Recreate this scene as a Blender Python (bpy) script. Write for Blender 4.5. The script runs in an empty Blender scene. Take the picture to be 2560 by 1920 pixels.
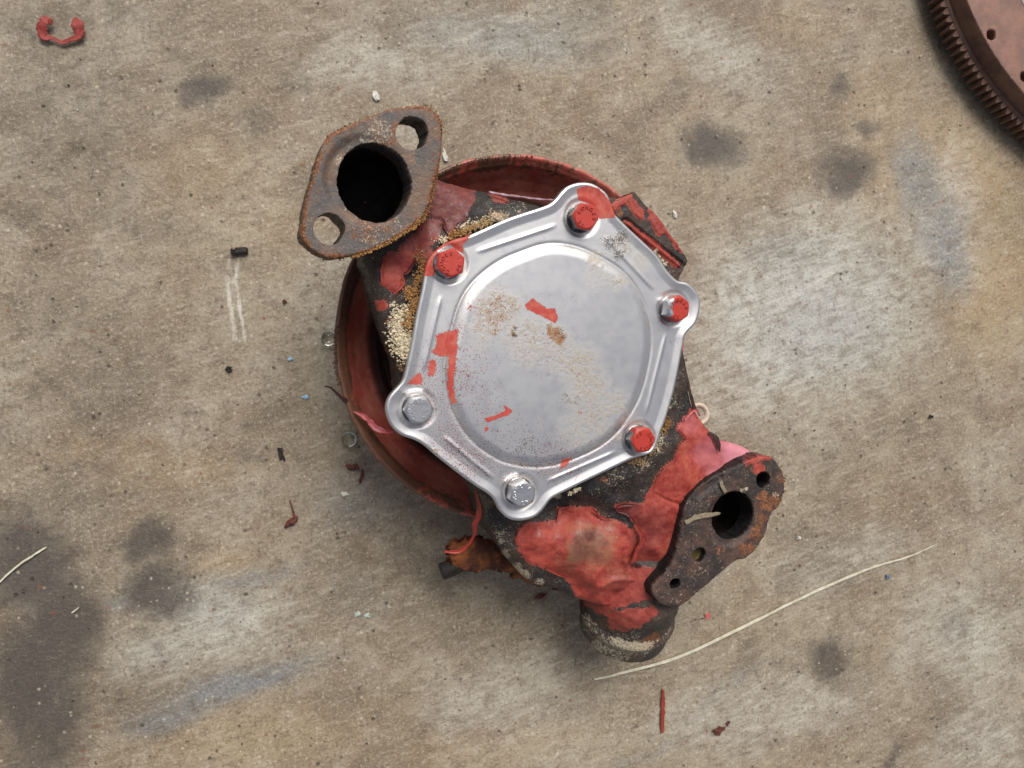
import bpy, math, random
import numpy as np
from mathutils import Matrix, Vector
random.seed(4); rng = np.random.default_rng(7)
sc = bpy.context.scene
col = sc.collection
# ------------------------------------------------------------------ camera
F = 24/36*2560          # focal length in photo pixels (24 mm on 36 mm)
NAD = (1000, 930)       # where straight-down falls in the photo
CAMZ = 0.49
def dcam(px, py):
    d = np.array([(px-1280)/F, -(py-960)/F, -1.0]); return d/np.linalg.norm(d)
def rot_ab(a, b):
    v = np.cross(a, b); c = a@b
    K = np.array([[0,-v[2],v[1]],[v[2],0,-v[0]],[-v[1],v[0],0]])
    return np.eye(3)+K+K@K/(1+c)
RC = rot_ab(dcam(*NAD), np.array([0,0,-1.0]))
CP = np.array([0,0,CAMZ])
ray = lambda px, py: RC@dcam(px, py)
cam = bpy.data.cameras.new('camera'); co = bpy.data.objects.new('camera', cam); col.objects.link(co)
M = Matrix([[*RC[i], CP[i]] for i in range(3)]+[[0,0,0,1]]); co.matrix_world = M
cam.lens = 24; cam.sensor_width = 36; cam.clip_start = .005; cam.clip_end = 50
cam.dof.use_dof = True; cam.dof.focus_distance = .36; cam.dof.aperture_fstop = 18.0
sc.camera = co
# ------------------------------------------------------------------ light
SUN_EL, SUN_AZ = math.radians(54), math.radians(14)     # azimuth from the top of the picture, minus = left
w = bpy.data.worlds.new('World'); sc.world = w; w.use_nodes = True
nt = w.node_tree; nt.nodes.clear()
sky = nt.nodes.new('ShaderNodeTexSky'); sky.sky_type = 'NISHITA'; sky.sun_disc = False
sky.sun_elevation = SUN_EL; sky.sun_rotation = SUN_AZ; sky.air_density = 1.0; sky.dust_density = 6.0; sky.ozone_density = 1.0
hs = nt.nodes.new('ShaderNodeHueSaturation'); hs.inputs['Saturation'].default_value = .45
bg = nt.nodes.new('ShaderNodeBackground'); bg.inputs['Strength'].default_value = .105
wo = nt.nodes.new('ShaderNodeOutputWorld')
nt.links.new(sky.outputs[0], hs.inputs['Color']); nt.links.new(hs.outputs[0], bg.inputs[0]); nt.links.new(bg.outputs[0], wo.inputs[0])
sl = bpy.data.lights.new('sun', 'SUN'); sl.energy = 2.5; sl.angle = math.radians(32); sl.color = (1, .96, .90)
so = bpy.data.objects.new('sun', sl); col.objects.link(so)
sd_ = Vector((math.sin(SUN_AZ)*math.cos(SUN_EL), math.cos(SUN_AZ)*math.cos(SUN_EL), math.sin(SUN_EL)))
so.rotation_euler = sd_.to_track_quat('Z', 'Y').to_euler()
sc.view_settings.view_transform = 'Standard'; sc.view_settings.look = 'None'; sc.view_settings.gamma = 1
sc.view_settings.exposure = -0.06
# ------------------------------------------------------------------ numeric helpers
class Frame:
    def __init__(s, O, N):
        s.O = np.array(O, float); s.N = np.array(N, float)/np.linalg.norm(N)
        U = np.array([1,0,0.0]); U = U-s.N*(U@s.N); s.U = U/np.linalg.norm(U); s.V = np.cross(s.N, s.U)
    def L(s, px, py, h=0.0):                       # photo point on the plane h above the frame
        r = ray(px, py); P0 = s.O+s.N*h; t = ((P0-CP)@s.N)/(r@s.N); q = CP+r*t-s.O
        return np.array([q@s.U, q@s.V])
    def P(s, px, py, h=0.0): a = s.L(px, py, h); return np.array([a[0], a[1], h])
    def W(s, p): p = np.atleast_2d(p); return s.O+p[:, :1]*s.U+p[:, 1:2]*s.V+p[:, 2:3]*s.N
    def matrix(s): return Matrix([[s.U[i], s.V[i], s.N[i], s.O[i]] for i in range(3)]+[[0,0,0,1]])
def proj(Wp):
    q = (Wp-CP)@RC
    return np.c_[1280+F*q[:, 0]/-q[:, 2], 960-F*q[:, 1]/-q[:, 2]]
def sstep(a, b, x): t = np.clip((x-a)/(b-a), 0, 1); return t*t*(3-2*t)
_T = rng.random((256, 256))
def vn(x, y):
    xi = np.floor(x).astype(int); yi = np.floor(y).astype(int); fx = x-xi; fy = y-yi
    fx = fx*fx*(3-2*fx); fy = fy*fy*(3-2*fy)
    g = lambda a, b: _T[a & 255, b & 255]
    return (g(xi,yi)*(1-fx)+g(xi+1,yi)*fx)*(1-fy)+(g(xi,yi+1)*(1-fx)+g(xi+1,yi+1)*fx)*fy
def fbm(x, y, o=4, seed=0):
    s = 0; a = .5; tot = 0
    for i in range(o):
        s = s+a*vn(x*2**i+seed*17.3+i*31.7, y*2**i+seed*9.1+i*11.3); tot += a; a *= .55
    return s/tot*2-1                                # -1..1
def psd(P, poly, closed=True):                      # signed distance, inside positive
    poly = np.asarray(poly, float); n = len(poly); d = np.full(len(P), 1e9); ins = np.zeros(len(P), bool)
    for i in range(n if closed else n-1):
        a = poly[i]; b = poly[(i+1) % n]; ab = b-a; L2 = ab@ab
        if L2 < 1e-16: continue
        ap = P-a; t = np.clip(ap@ab/L2, 0, 1); dd = ap-t[:, None]*ab
        d = np.minimum(d, dd[:, 0]**2+dd[:, 1]**2)
        if closed:
            c = (a[1] > P[:, 1]) != (b[1] > P[:, 1])
            xx = a[0]+(P[:, 1]-a[1])/(b[1]-a[1]+1e-20)*(b[0]-a[0]); ins ^= c & (P[:, 0] < xx)
    d = np.sqrt(d); return np.where(ins, d, -d) if closed else d
def smooth(poly, k=6, closed=True):
    p = np.asarray(poly, float); n = len(p); out = []
    for i in range(n if closed else n-1):
        g = lambda j: p[j % n] if closed else p[min(max(j, 0), n-1)]
        p0, p1, p2, p3 = g(i-1), g(i), g(i+1), g(i+2)
        for t in np.arange(k)/k:
            out.append(.5*((2*p1)+(-p0+p2)*t+(2*p0-5*p1+4*p2-p3)*t*t+(-p0+3*p1-3*p2+p3)*t**3))
    if not closed: out.append(p[-1])
    return np.array(out)
# ------------------------------------------------------------------ scene helpers
def mesh_obj(name, v, f, mat, parent=None, attr=None, sm=True, uvs=None):
    me = bpy.data.meshes.new(name); me.from_pydata([tuple(x) for x in v], [], f if isinstance(f, list) else f.tolist())
    if mat is not None: me.materials.append(mat)
    if attr is not None:
        for k, a in attr.items():
            A = me.attributes.new(k, 'FLOAT_COLOR', 'POINT'); A.data.foreach_set('color', np.asarray(a, np.float32).ravel())
    if sm: me.polygons.foreach_set('use_smooth', [True]*len(me.polygons))
    me.update(); o = bpy.data.objects.new(name, me); col.objects.link(o)
    if parent is not None: o.parent = parent
    return o
def tag(o, label=None, cat=None, group=None, kind=None):
    if label: o['label'] = label
    if cat: o['category'] = cat
    if group: o['group'] = group
    if kind: o['kind'] = kind
    return o
class NB:
    """small node-building helper"""
    def __init__(s, name):
        s.m = bpy.data.materials.new(name); s.m.use_nodes = True; s.t = s.m.node_tree
        s.b = s.t.nodes['Principled BSDF']; s.tc = s.t.nodes.new('ShaderNodeTexCoord')
    def n(s, ty, **k):
        x = s.t.nodes.new(ty)
        for a, b in k.items(): setattr(x, a, b)
        return x
    def put(s, sock, v):
        if hasattr(v, 'is_output'): s.t.links.new(v, sock)
        else:
            if isinstance(v, (tuple, list)) and len(v) == 3 and sock.type == 'RGBA': v = (*v, 1)
            sock.default_value = v
    def noise(s, scale, detail=5, rough=.6, dist=0, off=0, vec=None):
        x = s.n('ShaderNodeTexNoise'); x.inputs['Scale'].default_value = scale; x.inputs['Detail'].default_value = detail
        x.inputs['Roughness'].default_value = rough; x.inputs['Distortion'].default_value = dist
        mp = s.n('ShaderNodeMapping'); mp.inputs['Location'].default_value = (off, off*.7, off*1.3)
        s.t.links.new(vec or s.tc.outputs['Object'], mp.inputs[0]); s.t.links.new(mp.outputs[0], x.inputs['Vector']); return x.outputs['Fac']
    def math(s, op, a, b=0.0, c=None, clamp=False):
        x = s.n('ShaderNodeMath', operation=op); x.use_clamp = clamp
        s.put(x.inputs[0], a); s.put(x.inputs[1], b)
        if c is not None: s.put(x.inputs[2], c)
        return x.outputs[0]
    def ramp(s, v, a, b, lo=0.0, hi=1.0):
        x = s.n('ShaderNodeMapRange', interpolation_type='SMOOTHSTEP'); s.put(x.inputs[0], v)
        x.inputs[1].default_value = a; x.inputs[2].default_value = b; x.inputs[3].default_value = lo; x.inputs[4].default_value = hi
        return x.outputs[0]
    def mix(s, f, a, b):
        x = s.n('ShaderNodeMix', data_type='RGBA'); s.put(x.inputs[0], f); s.put(x.inputs[6], a); s.put(x.inputs[7], b); return x.outputs[2]
    def fmix(s, f, a, b):
        x = s.n('ShaderNodeMix', data_type='FLOAT'); s.put(x.inputs[0], f); s.put(x.inputs[2], a); s.put(x.inputs[3], b); return x.outputs[0]
    def attr(s, name):
        x = s.n('ShaderNodeAttribute', attribute_name=name); y = s.n('ShaderNodeSeparateColor')
        s.t.links.new(x.outputs['Color'], y.inputs[0]); return y.outputs[0], y.outputs[1], y.outputs[2], x.outputs['Alpha']
    def bump(s, h, dist, strength=1.0, nrm=None):
        x = s.n('ShaderNodeBump'); x.inputs['Strength'].default_value = strength; x.inputs['Distance'].default_value = dist
        s.put(x.inputs['Height'], h)
        if nrm is not None: s.put(x.inputs['Normal'], nrm)
        return x.outputs[0]
    def done(s, c, r=.5, metal=0.0, nrm=None, spec=None):
        s.put(s.b.inputs['Base Color'], c); s.put(s.b.inputs['Roughness'], r); s.put(s.b.inputs['Metallic'], metal)
        if nrm is not None: s.put(s.b.inputs['Normal'], nrm)
        if spec is not None: s.put(s.b.inputs['Specular IOR Level'], spec)
        return s.m
RED = (.46, .045, .030); REDDK = (.20, .018, .014)
# --- casting iron with peeling paint. attribute m: r = paint distance (mm), g = rust, b = pale deposit, a = darkness incl. painted shade, negative = painted pink sheen
def mat_casting(name, iron=(.017,.015,.015), brown=(.055,.033,.024), brown_amt=.5, paint_seed=0):
    b = NB(name); pr, ru, pale, dk = b.attr('m'); M2 = lambda a, k: b.math('MULTIPLY', a, k)
    n1 = b.noise(60, 6, .65); n2 = b.noise(380, 5, .7, off=3); n3 = b.noise(1100, 3, .6, off=5); n4 = b.noise(160, 6, .7, off=9)
    base = b.mix(b.ramp(n1, .42, .62), iron, brown) if brown_amt else iron
    base = b.mix(b.math('MULTIPLY', b.ramp(n2, .52, .72), .35), base, (.12,.105,.095))
    spk = b.math('MULTIPLY', b.ramp(n3, .57, .66), b.ramp(n4, .44, .58))
    base = b.mix(b.math('MULTIPLY', spk, .8), base, (.36,.29,.19))
    rustc = b.mix(b.ramp(n3, .4, .65), (.12,.040,.018), (.31,.125,.045))
    rf = b.ramp(b.math('ADD', ru, b.math('ADD', b.math('MULTIPLY', b.math('SUBTRACT', n4, .5), 1.2), b.math('MULTIPLY', b.math('SUBTRACT', n2, .5), 1.8))), .30, .85)
    base = b.mix(rf, base, rustc)
    pc = b.mix(b.ramp(n3, .35, .6), (.30,.24,.15), (.60,.52,.38))
    pf = b.math('MULTIPLY', b.ramp(b.math('ADD', pale, b.math('ADD', b.math('MULTIPLY', b.math('SUBTRACT', n2, .5), 1.6), b.math('MULTIPLY', b.math('SUBTRACT', n3, .5), 1.4))), .42, .85), .8)
    base = b.mix(pf, base, pc)
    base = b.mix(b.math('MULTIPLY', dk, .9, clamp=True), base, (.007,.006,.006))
    e = b.math('ADD', pr, b.math('ADD', b.math('MULTIPLY', b.math('SUBTRACT', n2, .5), 5.6), .75)); e = b.math('ADD', e, b.math('MULTIPLY', b.math('SUBTRACT', n4, .5), 3.2)); e = b.math('ADD', e, b.math('MULTIPLY', b.math('SUBTRACT', n3, .5), 4.6))
    mk = b.ramp(e, -.06, .06); base = b.mix(M2(b.ramp(e, -.75, -.02), .7), base, (.006,.005,.005))  # thin shadow line of the lifted paint drawn in colour along its border
    redc = b.mix(b.ramp(n4, .34, .66), (.25,.028,.020), (.42,.068,.044)); redc = b.mix(M2(b.ramp(n2, .55, .66), .3), redc, (.48,.13,.085)); redc = b.mix(b.math('MULTIPLY', b.ramp(n2, .52, .68), .35), redc, (.24,.025,.018))
    redc = b.mix(b.math('MULTIPLY', b.ramp(n4, .56, .72), .5), redc, (.34,.16,.10))
    redc = b.mix(b.math('MULTIPLY', b.ramp(n3, .62, .70), .8), redc, (.05,.02,.015))
    redc = b.mix(b.math('MULTIPLY', b.ramp(b.math('ADD', pale, b.math('MULTIPLY', b.math('SUBTRACT', n3, .5), 2.2)), .40, .95), .8), redc, (.30,.155,.085)); redc = b.mix(b.math('MULTIPLY', b.math('MAXIMUM', dk, 0.0), b.ramp(n2, .35, .6, .65, 1.0)), redc, (.085,.018,.018)); redc = b.mix(b.math('MULTIPLY', dk, -1.0, clamp=True), redc, (.58,.22,.27))
    redc = b.mix(M2(b.ramp(e, .45, .0), .8), redc, (.46,.17,.13))
    cfin = b.mix(mk, base, redc)
    h = b.math('ADD', b.math('MULTIPLY', n2, .5), b.math('MULTIPLY', n3, .25))
    h = b.math('MULTIPLY', h, b.fmix(mk, 1.0, .5)); h = b.math('ADD', h, b.math('MULTIPLY', mk, .5))
    h = b.math('SUBTRACT', h, b.math('MULTIPLY', b.ramp(n2, .52, .56), .0)); return b.done(cfin, b.fmix(mk, b.ramp(n2, .3, .7, .42, .8), b.ramp(n4, .35, .65, .38, .72)), 0.0, b.bump(h, .0012, .9), spec=.5)
M_CAST = mat_casting('cast_iron_with_peeling_paint')
M_FLANGE = mat_casting('weathered_iron_flange', (.105,.092,.086), (.190,.118,.080))
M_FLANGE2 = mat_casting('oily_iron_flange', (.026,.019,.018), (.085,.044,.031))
M_SPIGOT = mat_casting('spigot_iron', (.035,.030,.027), (.085,.055,.038))
# --- stainless cover. m: r paint distance mm, g tan grime, b red speckle, a dark marks
def mat_cover():
    b = NB('satin_pressed_steel'); pr, tan, spk, dk = b.attr('m')
    n2 = b.noise(420, 5, .7, off=3); n3 = b.noise(1500, 3, .6, off=5); n4 = b.noise(150, 5, .7, off=9); n1 = b.noise(30, 4, .5)
    base = b.mix(n1, (.58,.582,.60), (.64,.637,.645)); base = b.mix(b.math('MULTIPLY', b.ramp(n4, .4, .7), .35), base, (.50,.50,.49))
    # fine wandering scratches
    sc1 = b.noise(95, 3, .6, 1.5, 2); ln = b.math('LESS_THAN', b.math('ABSOLUTE', b.math('SUBTRACT', sc1, .5)), .0042)
    ln = b.math('MULTIPLY', ln, b.ramp(b.noise(60, 3, .5, 0, 12), .52, .60))
    base = b.mix(b.math('MULTIPLY', ln, .65), base, (.20,.20,.23))
    tf = b.math('MINIMUM', b.math('MULTIPLY', b.math('MULTIPLY', tan, 1.5), b.ramp(n2, .28, .66)), .80)
    base = b.mix(tf, base, b.mix(n2, (.30,.265,.205), (.40,.345,.255)))
    tf2 = b.math('MULTIPLY', b.math('GREATER_THAN', tan, .05), b.ramp(b.math('ADD', n3, b.math('ADD', b.math('MULTIPLY', tan, .26), b.math('MULTIPLY', b.math('SUBTRACT', n2, .5), .40))), .735, .80)); base = b.mix(tf2, base, (.30,.13,.045))
    tf3 = b.math('MULTIPLY', b.ramp(tan, .2, .9), b.ramp(b.noise(1900, 3, .6, off=31), .58, .66)); base = b.mix(tf3, base, (.10,.045,.02))
    sf = b.ramp(b.math('ADD', b.math('MULTIPLY', spk, .085), n3), .635, .67); base = b.mix(b.math('MULTIPLY', sf, b.math('GREATER_THAN', spk, .02)), base, (.34,.055,.045))
    df = b.ramp(b.math('ADD', b.math('MULTIPLY', dk, .16), b.math('ADD', n3, b.math('MULTIPLY', b.math('SUBTRACT', n2, .5), .5))), .60, .68); df = b.math('MULTIPLY', df, b.math('GREATER_THAN', dk, .02)); base = b.mix(b.math('MULTIPLY', df, .85), base, (.06,.045,.03))
    bl = b.ramp(n3, .735, .76); base = b.mix(b.math('MULTIPLY', bl, .7), base, (.05,.04,.04))
    e = b.math('ADD', pr, b.math('MULTIPLY', b.math('SUBTRACT', n2, .5), 3.4)); e = b.math('ADD', e, b.math('MULTIPLY', b.math('SUBTRACT', n3, .5), 4.6)); mk = b.ramp(e, -.05, .05)
    redc = b.mix(b.ramp(n4, .4, .65), (.44,.050,.035), (.50,.12,.085)); redc = b.mix(b.math('MULTIPLY', b.ramp(n3, .62, .70), .6), redc, (.12,.03,.02))
    c = b.mix(mk, base, redc)
    anyd = b.math('MAXIMUM', b.math('MAXIMUM', tf, mk), b.math('MAXIMUM', tf2, df))
    metal = b.math('SUBTRACT', .90, b.math('MULTIPLY', anyd, .9), clamp=True)
    rgh = b.fmix(anyd, b.ramp(n4, .3, .7, .36, .46), .6)
    h = b.math('ADD', b.math('MULTIPLY', anyd, .25), b.math('ADD', b.math('MULTIPLY', mk, .8), b.math('MULTIPLY', n2, .03)))
    return b.done(c, rgh, metal, b.bump(h, .0006, .7))
M_COVER = mat_cover()
def mat_bolt(name, painted):
    b = NB(name); pr, darkening, _, _ = b.attr('m')
    n2 = b.noise(500, 4, .6); n3 = b.noise(1600, 3, .6, off=4)
    zinc = b.mix(n2, (.55,.55,.57), (.68,.68,.69)); zinc = b.mix(b.math('MULTIPLY', b.ramp(n3, .6, .7), .5), zinc, (.3,.25,.17))
    zinc = b.mix(darkening, zinc, (.03,.028,.03))
    if painted:
        mk = b.ramp(b.math('ADD', pr, b.math('MULTIPLY', b.math('SUBTRACT', n2, .5), 1.2)), -.05, .05)
        redc = b.mix(b.math('MULTIPLY', b.ramp(n3, .63, .72), .8), b.mix(n2, (.42,.034,.022), (.46,.050,.034)), (.10,.02,.015))
        return b.done(b.mix(mk, zinc, redc), b.fmix(mk, .28, .36), b.math('SUBTRACT', .9, mk, clamp=True), b.bump(n2, .0002, .5))
    return b.done(zinc, .30, .9, b.bump(n2, .0002, .4))
M_BOLTR = mat_bolt('red_painted_bolt', True); M_BOLT = mat_bolt('zinc_bolt', False)
def mat_simple(name, c1, c2, scale, rough=.5, metal=0.0, bd=.0005, dist=0):
    b = NB(name); n1 = b.noise(scale, 5, .65, dist); n2 = b.noise(scale*5, 4, .6, off=4)
    c = b.mix(b.ramp(n1, .35, .65), c1, c2); c = b.mix(b.math('MULTIPLY', b.ramp(n2, .55, .7), .4), c, tuple(x*.4 for x in c1))
    return b.done(c, rough, metal, b.bump(b.math('ADD', n1, n2), bd, .8))
# ------------------------------------------------------------------ FLOOR
def floorpt(px, py, z=0.0):
    r = ray(px, py); t = (z-CAMZ)/r[2]; q = CP+r*t; return q[:2]
def build_floor():
    xs = np.concatenate([[-4,-2,-1,-.6], np.arange(-.36, .62, .0016), [.8,1.2,2,4]])
    ys = np.concatenate([[-4,-2,-1,-.6], np.arange(-.40, .36, .0016), [.6,1,2,4]])
    X, Y = np.meshgrid(xs, ys); P = np.c_[X.ravel(), Y.ravel()]; nx, ny = len(xs), len(ys)
    Q = proj(np.c_[P, np.zeros(len(P))]); inb = (np.abs(P[:, 0]) < .7) & (np.abs(P[:, 1]) < .45)
    n_lo = fbm(P[:, 0]*14, P[:, 1]*14, 5, 1); n_hi = fbm(P[:, 0]*70, P[:, 1]*70, 5, 2); n_md = fbm(P[:, 0]*34, P[:, 1]*34, 4, 3)
    Qx = Q[:, 0]+n_md*34+n_hi*18; Qy = Q[:, 1]+fbm(P[:, 0]*34, P[:, 1]*34, 4, 8)*26+fbm(P[:, 0]*70, P[:, 1]*70, 4, 9)*10
    def ell(L):
        s = np.zeros(len(P))
        for cx, cy, rx, ry, a, amt in L:
            ca, sa = math.cos(math.radians(a)), math.sin(math.radians(a)); dx = Qx-cx; dy = Qy-cy
            r = np.sqrt(((dx*ca+dy*sa)/rx)**2+((-dx*sa+dy*ca)/ry)**2)
            s = np.maximum(s, amt*sstep(1.45, .25, r))
        return s
    dark = ell([(520,225,70,46,-20,.85),(640,305,50,34,0,.40),(430,190,50,26,0,.25),(760,205,60,34,0,.35),(1775,362,84,66,10,.95),(2118,432,80,60,0,.85),  # stains, with the pump's soft shadow painted in at its lower left
        (2098,222,46,36,0,.6),(2172,318,32,26,0,.55),(1690,205,50,30,0,.3),(1890,40,60,30,0,.2),(378,1355,72,70,0,.85),(402,1475,110,86,20,.85),
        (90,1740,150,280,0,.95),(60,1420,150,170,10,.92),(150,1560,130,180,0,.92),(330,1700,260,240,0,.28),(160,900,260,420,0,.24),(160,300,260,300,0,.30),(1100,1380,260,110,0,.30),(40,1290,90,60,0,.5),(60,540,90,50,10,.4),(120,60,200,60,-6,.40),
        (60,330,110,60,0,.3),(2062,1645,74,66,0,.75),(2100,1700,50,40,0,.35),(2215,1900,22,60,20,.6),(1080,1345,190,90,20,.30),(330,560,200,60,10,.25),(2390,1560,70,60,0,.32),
        (620,1130,40,24,0,.35),(470,1025,30,16,0,.35),(620,1060,24,18,0,.4),(1400,90,120,50,0,.22),(1490,120,100,46,-10,.35),(2200,640,60,60,0,.2),
        (2330,1080,20,120,-20,.25),(900,1180,60,40,0,.3),(2000,1130,200,60,-10,.16),(30,1080,100,60,0,.35),(250,1080,90,40,0,.3),(250,1180,200,60,10,.28)])
    dark = np.maximum(dark, .55*sstep(.25, .75, fbm(P[:, 0]*22, P[:, 1]*22, 5, 20))*sstep(900, 100, Q[:, 0]+.2*Q[:, 1]))  # mottled darker tone, stronger towards the left
    light = ell([(1250,95,220,80,5,.45),(1780,120,180,70,30,.4),(2010,780,280,230,-20,.95),(1850,930,220,140,0,.55),(2100,900,160,100,0,.45),(2350,620,120,120,0,.4),
        (950,150,180,70,0,.35),(560,1560,180,110,-10,.45),(420,1640,150,80,-10,.40),(2420,1600,160,140,0,.45),(2100,1400,160,60,-20,.28),(1560,620,120,90,0,.3),
        (1250,1750,200,100,-20,.22),(1900,1780,260,90,-10,.35),(2460,1840,130,90,0,.4),(2380,480,70,130,-10,.4),(1020,330,60,40,0,.3),(850,760,80,200,0,.22)])
    warm = ell([(2370,440,220,170,30,.95),(2490,720,140,190,0,.85),(2200,250,120,90,0,.45),(1990,60,120,50,0,.3),(620,1850,360,90,-5,.55),(1200,1870,260,60,-8,.4),
        (500,420,200,90,0,.3),(700,560,150,70,0,.3),(560,1400,80,26,-15,.5),(250,1120,180,50,0,.35),(1750,1000,120,50,-10,.3),(420,1180,220,50,0,.4),(60,1850,140,60,0,.45)])
    blue = ell([(2290,450,60,130,-12,.9),(2360,600,60,150,-15,.8),(2060,820,180,120,0,.35),(1960,640,120,70,0,.3),(1300,110,140,56,6,.5),(590,1715,230,40,-17,1.0),(420,1790,120,32,-15,.9),(880,1500,90,70,0,.3),(300,1500,60,24,-15,.6),
        (640,1440,130,20,-17,.55),(1100,60,180,60,0,.3),(1440,40,120,50,0,.35),(900,1250,120,80,0,.4),(520,1500,120,60,0,.3),(1830,1720,180,14,-33,.3),(1600,1900,200,16,-25,.3)])
    # chalky scuffs and scratches (photo points traced on the concrete)
    white = np.zeros(len(P))
    def line(pts, wd, amt):
        nonlocal white
        pts = np.array(pts, float); lo = pts.min(0)-40; hi = pts.max(0)+40
        m = inb & (Q[:, 0] > lo[0]) & (Q[:, 0] < hi[0]) & (Q[:, 1] > lo[1]) & (Q[:, 1] < hi[1])
        if not m.any(): return
        q = np.c_[Q[m, 0]+n_hi[m]*5, Q[m, 1]+n_hi[m]*3]
        d = psd(q, pts, False); white[m] = np.maximum(white[m], amt*sstep(wd, wd*.25, d)*(.65+.5*n_hi[m]))
    line([(572,650),(566,690),(573,740),(582,800),(588,848)], 11, 1.0); line([(594,652),(588,700),(598,760),(606,810),(612,850)], 10, 1.0)
    line([(575,705),(590,695)], 12, .9); line([(604,600),(636,612)], 9, .55); line([(625,690),(630,730)], 12, .35)
    line([(400,1462),(480,1425),(640,1340)], 7, .3); line([(480,1455),(620,1405)], 7, .5); line([(490,1475),(640,1425)], 5, .5); line([(380,1810),(560,1735)], 5, .5)
    line([(200,1520),(320,1455)], 8, .4); line([(10,600),(250,625),(290,560),(300,470)], 4, .3); line([(300,440),(480,500),(640,570)], 4, .25)
    line([(185,30),(200,52)], 4, .5); line([(212,92),(230,125)], 4, .6); line([(1680,1870),(1800,1800),(1960,1690)], 16, .28)
    line([(1740,770),(1900,760)], 7, .4); line([(1720,800),(1950,830)], 9, .3); line([(1900,700),(2050,670)], 12, .4); line([(1880,850),(2120,820)], 9, .35)
    line([(2040,1200),(2300,1190)], 5, .2); line([(1300,300),(1380,290)], 5, .2); line([(20,410),(60,400),(75,395)], 9, .5)
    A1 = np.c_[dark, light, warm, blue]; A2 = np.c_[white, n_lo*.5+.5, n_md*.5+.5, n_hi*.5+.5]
    z = -.0006*dark*0+n_hi*.00025
    i = np.arange((nx-1)*(ny-1)); r_, c_ = i//(nx-1), i % (nx-1); a = r_*nx+c_
    fc = np.c_[a, a+1, a+1+nx, a+nx]
    b = NB('stained_concrete'); d, l, wm, bl = b.attr('m'); wh, lo, md, hi = b.attr('m2')
    n1 = b.noise(9, 6, .6); n2 = b.noise(90, 7, .68, .6, off=3); n3 = b.noise(420, 6, .72, off=5); n4 = b.noise(1300, 3, .6, off=8); n5 = b.noise(35, 6, .7, 1.2, off=11)
    vr0 = b.n('ShaderNodeVectorRotate', rotation_type='Z_AXIS'); vr0.inputs['Angle'].default_value = math.radians(-19); ns = b.n('ShaderNodeMapping'); ns.inputs['Scale'].default_value = (.30, 1.1, 1)
    b.t.links.new(b.tc.outputs['Object'], vr0.inputs[0]); b.t.links.new(vr0.outputs[0], ns.inputs[0]); n6 = b.noise(210, 5, .72, .4, off=2, vec=ns.outputs[0]); n7 = b.noise(200, 6, .75, .3, off=21)
    n8 = b.noise(22, 7, .62, .8, off=41); n9 = b.noise(700, 5, .7, off=51)
    def vor(scale, off):
        x = b.n('ShaderNodeTexVoronoi'); x.inputs['Scale'].default_value = scale; x.inputs['Randomness'].default_value = 1
        mp = b.n('ShaderNodeMapping'); mp.inputs['Location'].default_value = (off, off, off); b.t.links.new(b.tc.outputs['Object'], mp.inputs[0]); b.t.links.new(mp.outputs[0], x.inputs['Vector'])
        y = b.n('ShaderNodeSeparateColor'); b.t.links.new(x.outputs['Color'], y.inputs[0]); return x.outputs['Distance'], y.outputs[0]
    M_ = lambda a, k: b.math('MULTIPLY', a, k)
    c = b.mix(b.ramp(n1, .34, .66), (.225,.168,.108), (.315,.258,.180))
    c = b.mix(M_(b.ramp(lo, .30, .80), .50), c, (.200,.158,.110)); c = b.mix(M_(b.ramp(md, .35, .90), .40), c, (.38,.33,.25))
    c = b.mix(M_(b.ramp(n8, .44, .68), .60), c, (.40,.352,.270)); c = b.mix(M_(b.ramp(n8, .50, .30), .60), c, (.165,.128,.088))
    c = b.mix(M_(wm, b.ramp(n2, .25, .75, .45, .95)), c, (.41,.285,.150))
    c = b.mix(M_(l, b.ramp(n8, .25, .62, .45, 1.0)), c, (.50,.495,.455))
    c = b.mix(M_(M_(l, b.ramp(n6, .47, .60)), .6), c, (.62,.62,.58))
    c = b.mix(M_(bl, b.ramp(n7, .28, .68, .55, 1.0)), c, (.190,.208,.220))
    c = b.mix(M_(b.ramp(n2, .47, .66), .50), c, (.150,.112,.074))
    c = b.mix(M_(b.ramp(n6, .50, .70), .36), c, (.54,.49,.39))
    c = b.mix(M_(b.ramp(n6, .47, .30), .42), c, (.115,.086,.058))
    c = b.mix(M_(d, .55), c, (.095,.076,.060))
    c = b.mix(M_(b.ramp(n3, .53, .66), .50), c, (.56,.50,.39))
    c = b.mix(M_(b.ramp(n3, .47, .33), .66), c, (.085,.064,.044))
    c = b.mix(M_(b.ramp(n9, .56, .68), .42), c, (.58,.52,.41))
    c = b.mix(M_(b.ramp(n9, .43, .33), .55), c, (.050,.038,.027))
    de_ = b.ramp(b.math('ADD', d, b.math('ADD', M_(b.math('SUBTRACT', n5, .5), .7), M_(b.math('SUBTRACT', n2, .5), .8))), .05, 1.05); c = b.mix(M_(M_(de_, b.ramp(d, .05, .30)), .86), c, b.mix(n3, (.040,.033,.030), (.105,.086,.072)))
    vd, vr = vor(210, 3); pit = M_(b.ramp(b.math('ADD', vd, M_(b.math('SUBTRACT', n9, .5), .5)), .34, .14), b.math('GREATER_THAN', b.math('ADD', vr, M_(b.math('SUBTRACT', n2, .5), .5)), .90)); pit = M_(pit, b.ramp(n5, .46, .56)); c = b.mix(M_(pit, .7), c, (.045,.034,.026))
    vd2, vr2 = vor(260, 9); agg = M_(b.ramp(b.math('ADD', vd2, M_(b.math('SUBTRACT', n9, .5), .5)), .36, .16), b.math('GREATER_THAN', b.math('ADD', vr2, M_(b.math('SUBTRACT', n8, .5), .6)), .90)); agg = M_(agg, b.ramp(n5, .40, .54)); c = b.mix(M_(agg, .45), c, (.66,.58,.45))
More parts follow.
